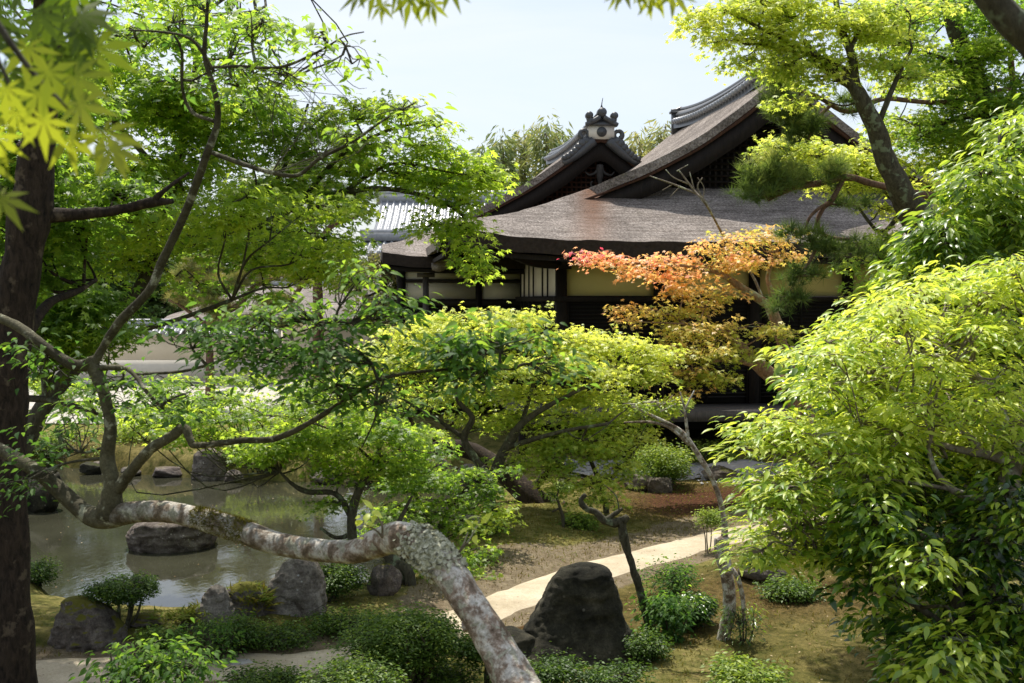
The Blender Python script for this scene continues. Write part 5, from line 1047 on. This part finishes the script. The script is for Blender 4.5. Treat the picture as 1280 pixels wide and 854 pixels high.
pads = autopads([(1090,600),(1300,560),(1300,880),(1130,870),(1100,800),(1070,740),(1040,700)], 60, (4.8, 5.9), 34, 13, 15, lambda x, y: .3+.5*rb.random()**1.5, rb)
pads += [(1180,840,30,12,4.5,14,.95),(1150,700,30,10,4.6,12,.9),(1200,800,30,10,4.5,10,.9)]
tree('camellia_bush', 'dark glossy-leaved camellia bush in the lower right corner', 'bush',
     [[ground_at(1200, 5.3, .07), (1205, 860, 5.3, 24), (1200, 780, 5.2, 20), (1190, 720, 5.2, 14), (1170, 680, 5.2, 8)], [(1200, 790, 5.2, 12), (1240, 740, 5.2, 10), (1260, 680, 5.2, 6)], [(1200, 800, 5.2, 12), (1150, 760, 5.0, 9), (1110, 740, 5.0, 5)]],
     pads, 'glossy', 'bark_maple', OVATE, .056, 13, .14, 131, twig=.003, sub=.008, tilt=.42, droop=.35, flat=.3, tvar=.35)
pads = autopads([(1225,185),(1300,140),(1300,400),(1130,390),(1110,345),(1160,300),(1195,240)], 38, (7.2, 8.4), 30, 17, 26, lambda x, y: .45+.4*rb.random(), rb)
tree('evergreen_oak', 'evergreen with long shining leaves at right edge below the dark branch', 'tree',
     [[ground_at(1330, 8.0, .15), (1330, 600, 8, 34), (1300, 420, 8, 28), (1270, 330, 7.9, 18), (1250, 240, 7.8, 10), (1250, 170, 7.8, 5)], [(1290, 390, 8, 14), (1230, 350, 7.8, 9), (1180, 310, 7.7, 5)], [(1270, 330, 7.9, 10), (1220, 270, 7.7, 6), (1190, 240, 7.7, 3)]],
     pads, 'oak', 'bark_maple', NARROW, .085, 11, .17, 132, twig=.003, sub=.008, tilt=.45, droop=.45, flat=.4, tvar=.32)
tree('evergreen_oak', 'dim backing evergreen between the glossy tree and the fresh bush', 'tree',
     [[ground_at(1240, 9.5, .12), (1240, 600, 9.5, 24), (1230, 450, 9.5, 16), (1200, 380, 9.5, 8)]],
     autopads([(1040,420),(1200,340),(1300,360),(1300,600),(1080,600),(1010,500)], 34, (7.6, 9), 34, 18, 22, .5, rb), 'glossy', 'bark_maple', OVATE, .09, 12, .2, 133, tilt=.5, droop=.8, flat=.5)

# ------------------------------------------------------------------ small trees and stems
tree('white_sapling', 'slender white-barked sapling with cut crooked base and arching pale stem', 'sapling',
     [[ground_at(905, 9.9, .035), (903, 802, 9.9, 17), (912, 760, 9.9, 17), (908, 720, 9.9, 16), (903, 690, 9.9, 20), (902, 672, 9.9, 19)], [(904, 690, 9.9, 12), (905, 650, 9.9, 7), (893, 605, 9.9, 6.5), (872, 568, 9.9, 7), (852, 540, 9.9, 6), (820, 522, 9.9, 4), (790, 508, 9.9, 2)],
      [(862, 556, 9.9, 6), (840, 536, 9.9, 5), (815, 528, 9.9, 4), (780, 528, 9.9, 2)], [(860, 553, 9.9, 5), (858, 530, 9.9, 4), (855, 508, 9.9, 2)], [(856, 512, 9.9, 3), (850, 490, 9.9, 2)], [(856, 512, 9.9, 3), (868, 488, 9.9, 1.5)], [(903, 700, 9.9, 7), (920, 718, 9.8, 6), (928, 745, 9.8, 6), (930, 780, 9.8, 5)], [(845, 505, 9.9, 2), (825, 515, 9.9, 1.5)]],
     [(820,500,30,10,9.9,9,.6),(790,505,24,8,9.9,7,.6)], 'broad_bright', 'bark_pale', OVATE, .03, 9, .09, 140, rough=.12)
tree('bare_sapling', 'bare grey twiggy sapling standing against the dark gable', 'sapling',
     [[ground_at(992, 18.9, .03), (985, 480, 18.9, 4), (950, 365, 18.9, 3.5), (922, 318, 18.7, 3.3), (904, 294, 18.5, 3.2), (884, 258, 16.6, 3), (866, 236, 16.6, 2.6), (848, 212, 16.6, 1.6)], [(872, 243, 16.6, 2.5), (846, 232, 16.6, 2.4), (812, 220, 16.6, 1.4)], [(884, 256, 16.6, 2), (872, 235, 16.6, 1.8), (878, 222, 16.6, 1.3)], [(860, 230, 16.6, 2), (842, 222, 16.6, 1.5), (832, 212, 16.6, 1)], [(868, 238, 16.6, 2), (862, 215, 16.6, 1.2)], [(850, 233, 16.6, 1.5), (838, 246, 16.6, 1)], [(878, 250, 16.6, 1.6), (880, 235, 16.6, 1.2), (872, 222, 16.6, 1)], [(846, 214, 16.6, 1.4), (860, 206, 16.6, 1)], [(840, 231, 16.6, 1.3), (828, 238, 16.6, 1)]],
     [], None, 'bark_grey', None, 0, 0, 0, 141)
tree('gnarled_stump', 'gnarled dark crooked little trunk rising beside the big boulder', 'stump',
     [[ground_at(808, 10.0, .045), (812, 790, 10, 11), (800, 740, 10, 10), (788, 700, 10, 9.5), (779, 668, 10, 11), (776, 652, 10, 11), (768, 654, 10, 11), (755, 650, 10, 10), (745, 640, 10, 9), (733, 636, 10, 8), (726, 626, 10, 7), (732, 618, 10, 6)], [(758, 650, 10, 7), (772, 640, 10, 6), (778, 636, 10, 4)], [(778, 652, 10, 12), (785, 646, 10, 10)], [(774, 638, 10, 2), (770, 620, 10, 1.5), (755, 606, 10, 1.2)]],
     [], None, 'bark_maple', None, 0, 0, 0, 142, rough=.25)
tree('dwarf_shrub', 'knotty little twiggy shrub on the moss slope near the leaning trunk', 'shrub', [[ground_at(703, 14.2, .02), (704, 650, 14.2, 5), (700, 635, 14.2, 4), (696, 622, 14.2, 3)], [(700, 635, 14.2, 3), (690, 640, 14.2, 3)]],
     [(700,606,18,7,14.2,16,.8),(690,618,14,5,14.2,9,.7)], 'azalea', 'bark_maple', SMALL, .04, 16, .08, 143)
# ------------------------------------------------------------------ shrubs
def shrub(name, label, px, py, d, rx, ry, tint, matn, seed, size=.035, per=22, n=70, tm=SMALL, stems=5, group=None, rad=.07, dense=True, cat='shrub', droop=.2, foot=None):
    r = np.random.default_rng(seed)
    if (foot or py+ry) < 830:   # stand it on the ground its foot covers
        zb = 0
        for _ in range(6): q_ = G(px, foot or py+ry*1.05, zb); zb = max(Hs(q_[0], q_[1]), WZ)
        d = q_[1]
    g_ = P(px, py, d); gz = Hs(g_[0], d)
    limbs = []
    for k in range(stems):
        a = r.uniform(0, 6.28); q = P(px+math.cos(a)*rx*.55, py-ry*.35+r.uniform(-.3, .3)*ry, d); b = np.array([g_[0]+math.cos(a)*rx*d/F*.15, d+math.sin(a)*rx*d/F*.15, gz-.05])
        q[1] = d+math.sin(a)*rx*d/F*.5; m_ = (b+q)/2+r.normal(0, .05, 3)*rx*d/F*2
        limbs.append([('w', *b, .012*rx/50+.004), ('w', *m_, .009*rx/50+.003), ('w', *q, .003)])
    pads = [(px+r.uniform(-.55, .55)*rx, py-abs(r.uniform(0, .35))*ry+r.uniform(-.1, .5)*ry, rx*.45, ry*.45, d, max(4, n//9), tint, rx*d/F*.7) for _ in range(8)]+[(px, py, rx*.85, ry*.8, d, n, tint, rx*d/F*.8)]
    return tree(name, label, cat, limbs, pads, matn, 'bark_maple', tm, size, per, rad, seed, group=group, tilt=.6, droop=droop, flat=.45, twig=.002, sub=.004)
shrub('azalea_shrub', 'rounded clipped azalea in front of the veranda', 830, 578, 17.0, 50, 30, .65, 'azalea', 400, .05, 26, 170, rad=.13)
shrub('azalea_shrub', 'low azalea reaching right of the rounded azalea', 892, 566, 17.6, 36, 14, .6, 'azalea', 401, .05, 24, 60, rad=.12)
shrub('clipped_pine', 'small umbrella-shaped clipped dark tree on the near pond bank', 152, 736, 9.9, 50, 17, .2, 'azalea', 402, .03, 26, 170, rad=.06, stems=6, foot=784)
shrub('clipped_shrub', 'rounded dark shrub behind the pale sloping rock', 410, 724, 11.3, 48, 24, .2, 'azalea', 403, .035, 24, 130)
shrub('clipped_shrub', 'small dark shrub right of the rough trunk at the waterline', 48, 714, 10.9, 24, 18, .2, 'azalea', 404, .035, 22, 60)
shrub('clipped_shrub', 'large shaded shrub under the pale limb at bottom', 500, 800, 8.2, 92, 40, .38, 'azalea', 405, .03, 28, 520, rad=.08, stems=14)
shrub('clipped_shrub', 'low shaded shrub along the bottom edge left of the limb', 440, 850, 7.2, 70, 22, .4, 'azalea', 406, .03, 24, 130, rad=.08)
shrub('leafy_shrub', 'loose dark-leaved shrub on moss behind the crooked stump', 838, 720, 10.6, 50, 26, .35, 'broad', 407, .035, 14, 60, tm=OVATE, rad=.09, droop=.3)
shrub('leafy_shrub', 'dense glossy shrub right of the big boulder', 836, 770, 9.9, 46, 30, .3, 'broad', 408, .05, 14, 80, tm=OVATE, rad=.1, droop=.5)
shrub('leafy_shrub', 'small bright leafy plant at the foot of white sapling', 930, 775, 9.7, 26, 28, .45, 'glossy', 409, .05, 10, 34, tm=LONG, rad=.09, droop=.4)
shrub('clipped_pine', 'small bright clipped shrub on stem by the sandy path', 886, 646, 12.6, 20, 12, .8, 'azalea', 410, .03, 24, 60, stems=3, foot=690)
shrub('leafy_shrub', 'bright low leafy shrub at the bottom right of centre', 935, 842, 8.0, 60, 16, .7, 'azalea', 411, .04, 18, 90, rad=.08)
shrub('leafy_shrub', 'loose broad-leaved seedling plants at the bottom left foreground', 190, 832, 6.4, 90, 34, .45, 'broad', 412, .05, 10, 60, tm=OVATE, rad=.1, droop=.4, stems=9)
shrub('leafy_shrub', 'leafy seedlings rising in the shade near the small clipped tree', 260, 800, 8.6, 60, 26, .3, 'broad', 413, .035, 12, 50, tm=OVATE, rad=.08, droop=.4, stems=6)
shrub('azalea_shrub', 'yellow-green shrub on the far bank behind the pond', 100, 552, 24.5, 44, 20, .75, 'azalea', 414, .07, 20, 70, rad=.2)
shrub('azalea_shrub', 'golden mossy shrub at the waterline on the far bank', 150, 566, 23.5, 40, 14, .95, 'azalea', 415, .07, 20, 60, rad=.2)
shrub('azalea_shrub', 'dark shrub at far left of the far bank', 62, 556, 24, 26, 24, .45, 'azalea', 416, .07, 20, 50, rad=.2)
shrub('azalea_shrub', 'bright green plant beside the blocky far-shore rock', 296, 576, 21.5, 22, 18, .8, 'azalea', 417, .06, 18, 40, rad=.16)
shrub('azalea_shrub', 'low yellowish bush on far bank behind blocky rock', 320, 560, 24, 50, 12, .8, 'azalea', 418, .07, 20, 50, rad=.2)
shrub('grass_clump', 'tuft of green grass between near-bank rocks', 310, 752, 11.0, 40, 14, .6, 'grass', 419, .10, 12, 40, tm=LONG, rad=.06, droop=-.9, stems=2)
shrub('grass_clump', 'weeds growing at the waterline by the clipped dark tree', 235, 775, 10.6, 40, 10, .7, 'grass', 420, .08, 12, 30, tm=LONG, rad=.06, droop=-.9, stems=2)
shrub('grass_clump', 'reedy grass on the pond edge under the leaning trunk', 490, 590, 17.5, 70, 14, .7, 'grass', 421, .18, 12, 60, tm=LONG, rad=.12, droop=-.9, stems=2)
shrub('azalea_shrub', 'low shrub growing under the dark leaning trunk', 600, 655, 15.2, 40, 10, .5, 'azalea', 422, .05, 20, 40, rad=.12)
shrub('fern_clump', 'green clump at the foot of the leaning trunk', 720, 652, 15.0, 30, 8, .55, 'azalea', 423, .05, 20, 30, rad=.1)
shrub('leafy_shrub', 'small leafy bush beside the path right of white sapling', 948, 700, 10.4, 26, 18, .5, 'azalea', 424, .035, 18, 50, rad=.08)
# ------------------------------------------------------------------ ground cover
rg_ = np.random.default_rng(8)
def scatter(n, polypx, z=0):
    poly = np.array([G(a, b, z)[:2] for a, b in polypx]); lo, hi = poly.min(0), poly.max(0); p = rg_.uniform(lo, hi, (n*3, 2)); p = p[inside(p[:, 0], p[:, 1], poly)][:n]
    s = seg_dist(p[:, 0], p[:, 1], pond, True)*np.where(inside(p[:, 0], p[:, 1], pond), -1, 1); dd = seg_dist(p[:, 0], p[:, 1], path_c, False); p = p[(s > .1) & (dd > .36)]
    return np.stack([p[:, 0], p[:, 1], H(p[:, 0], p[:, 1])], -1)
mb = MB(); p = scatter(52000, [(-150, 880), (1300, 880), (1300, 610), (600, 600), (560, 700), (300, 770), (-150, 780)])
gn = fbm(p*[1, 1, 0], 1.3, 77); p = p[gn+rg_.normal(0, .4, len(p)) > -.1]; n = len(p)
rs = fbm(p*[1, 1, 0], .8, 12)
put_leaves(mb, (np.array([(-.13,0,0),(.13,0,0),(0,1,0)]), np.array([(0,1,2)])), p-[0, 0, .003], np.array([0, 0, 1.])+rg_.normal(0, .5, (n, 3)), rg_.normal(size=(n, 3)), rg_.uniform(.015, .05, n), np.clip(.4+.4*rs+rg_.normal(0, .2, n), 0, 1))
tag(mb.build('grass_tufts', M['grass']), 'short moss and grass tufts covering the garden ground', 'grass', kind='stuff')
mb = MB(); p = scatter(2600, [(500, 880), (1300, 880), (1300, 610), (600, 620), (500, 760)]); n = len(p)
put_leaves(mb, SMALL, p+[0, 0, .012], rg_.normal(0, 1, (n, 3))*[1, 1, .15], np.array([0, 0, 1.])+rg_.normal(0, .3, (n, 3)), rg_.uniform(.015, .035, n), rg_.random(n))
tag(mb.build('fallen_leaves', M['dryleaf']), 'small dry leaves fallen on moss and bare earth', 'leaves', kind='stuff')
mb = MB(); p = np.stack([rg_.uniform(.9, 8.6, 5200), 19.4+rg_.normal(0, .5, 5200)], -1); p = np.stack([p[:, 0], p[:, 1], H(p[:, 0], p[:, 1])], -1); n = len(p)
OCT = (np.array([(1,0,0),(0,1,0),(-1,0,0),(0,-1,0),(0,0,.6),(0,0,-.5)]), np.array([(0,1,4),(1,2,4),(2,3,4),(3,0,4)]))
put_leaves(mb, OCT, p+[0, 0, .02], rg_.normal(0, 1, (n, 3))*[1, 1, .1], np.array([0, 0, 1.])+rg_.normal(0, .2, (n, 3)), rg_.uniform(.015, .05, n), rg_.random(n))
tag(mb.build('gravel_pebbles', M['gravel']), 'grey-blue pebbles of the dry stream before the hall', 'gravel', kind='stuff')
# more of the far bank
for k, (px, py, rx, ry, tn, lab) in enumerate([(215,556,34,14,.6,'green bush above the flat slab on far bank'),(30,560,30,18,.6,'bush on the far bank seen behind the rough trunk'),(395,556,40,16,.7,'leafy bush on the far bank right of the rounded dark rock'),(450,566,40,14,.5,'low bush on the far bank near the dark leaning trunk'),(180,540,50,10,.9,'flat yellow shrub mat on far bank'),(560,560,44,14,.55,'bush on shore behind the domed maple'),(345,536,50,12,.5,'bush at the edge of the white gravel court')]):
    shrub('azalea_shrub', lab, px, py, 22, rx, ry, tn, 'azalea', 440+k, .07, 20, 60, rad=.18)
for k, (px, py, w_, h_, mt, lab) in enumerate([(20,606,70,22,'rock_grey','grey shore rock left of the rough trunk foot on far bank'),(112,592,34,14,'rock_dark','dark low rock under the yellow far-bank shrubs'),(160,594,30,12,'rock_grey','small low grey rock at far waterline'),(290,602,26,14,'rock_brown','brown stone right of the blocky far-shore rock'),(410,604,50,20,'rock_grey','grey stone under the bush on far shore'),(450,598,40,18,'rock_dark','dark stone at the waterline behind left maple stem'),(545,588,40,18,'rock_grey','grey shore stone under the old leaning trunk'),(590,600,40,20,'rock_pale','pale shore stone at the right end of the pond'),(612,640,44,26,'rock_grey','grey shore stone between the maple stems')]):
    rock('shore_rock', lab, px, py, w_, h_, mt, 80+k, group='rocks along the pond shore', zbase=WZ+.02)
# undergrowth between the near bank and the path
for k, (px, py, rx, ry, tn, mt, sz, lab) in enumerate([(285,790,44,22,.3,'azalea',.03,'dark green clump below the yellow-moss rock'),(345,794,60,9,.25,'azalea',.03,'low dark clump between pale sloping rock and the path'),(425,776,60,9,.3,'azalea',.03,'low dark clump under the shrub by the leaning stems'),(110,770,40,10,.35,'azalea',.03,'mossy low growth above the large dark bank rock'),(200,798,30,12,.4,'azalea',.03,'small plant below the small clipped tree'),(606,808,34,22,.25,'azalea',.03,'dark shrub between the pale limb and the boulder'),(870,760,30,22,.25,'glossy',.04,'dark shrub left of the white sapling foot'),(806,806,34,20,.2,'azalea',.03,'low dark growth at right foot of the boulder'),(560,846,60,16,.35,'azalea',.03,'dark growth at bottom edge right of the pale limb'),(330,850,60,12,.35,'azalea',.03,'low growth on the bottom edge below the stepping stone'),(990,735,46,14,.35,'azalea',.035,'low growth in the shade right of the grey slab rock')]):
    shrub('clipped_shrub' if k in (0, 5) else 'ground_plant', lab, px, py, 8.3, rx, ry, tn, mt, 460+k, sz, 22, 90, rad=.07, tm=SMALL if mt == 'azalea' else OVATE)

mb = MB(); pp = rg_.uniform(pond.min(0), pond.max(0), (500, 2)); pp = pp[inside(pp[:, 0], pp[:, 1], pond)]; pp = pp[rg_.random(len(pp)) < .7]; n = len(pp)
put_leaves(mb, SMALL, np.stack([pp[:, 0], pp[:, 1], np.full(n, WZ+.006)], -1), rg_.normal(0, 1, (n, 3))*[1, 1, .02], np.array([0, 0, 1.])+rg_.normal(0, .05, (n, 3)), rg_.uniform(.02, .045, n), rg_.random(n))
tag(mb.build('floating_leaves', M['dryleaf']), 'tiny fallen leaves floating on the pond', 'leaves', kind='stuff')
for k, (px, py, rx, ry, lab) in enumerate([(690,838,50,9,'low dark growth in front of the boulder foot'),(760,846,60,12,'dark plants on the bottom edge below the boulder'),(650,850,40,12,'dark plants on the bottom edge beside the pale limb')]):
    shrub('ground_plant', lab, px, py, 8.0, rx, ry, .15, 'azalea', 490+k, .03, 20, 80, rad=.09)
mb = MB(); k = rg_.integers(0, len(pc), 420); off = rg_.normal(0, .22, (420, 1)); p = pc[k]+nm_[k]*off+rg_.normal(0, .05, (420, 2)); p = np.stack([p[:, 0], p[:, 1], H(p[:, 0], p[:, 1])+.02], -1)
put_leaves(mb, SMALL, p, rg_.normal(0, 1, (420, 3))*[1, 1, .1], np.array([0, 0, 1.])+rg_.normal(0, .2, (420, 3)), rg_.uniform(.012, .03, 420), rg_.random(420)*.7)
tag(mb.build('leaf_litter', M['dryleaf']), 'scattered dry leaf litter on the sandy path', 'leaves', kind='stuff')
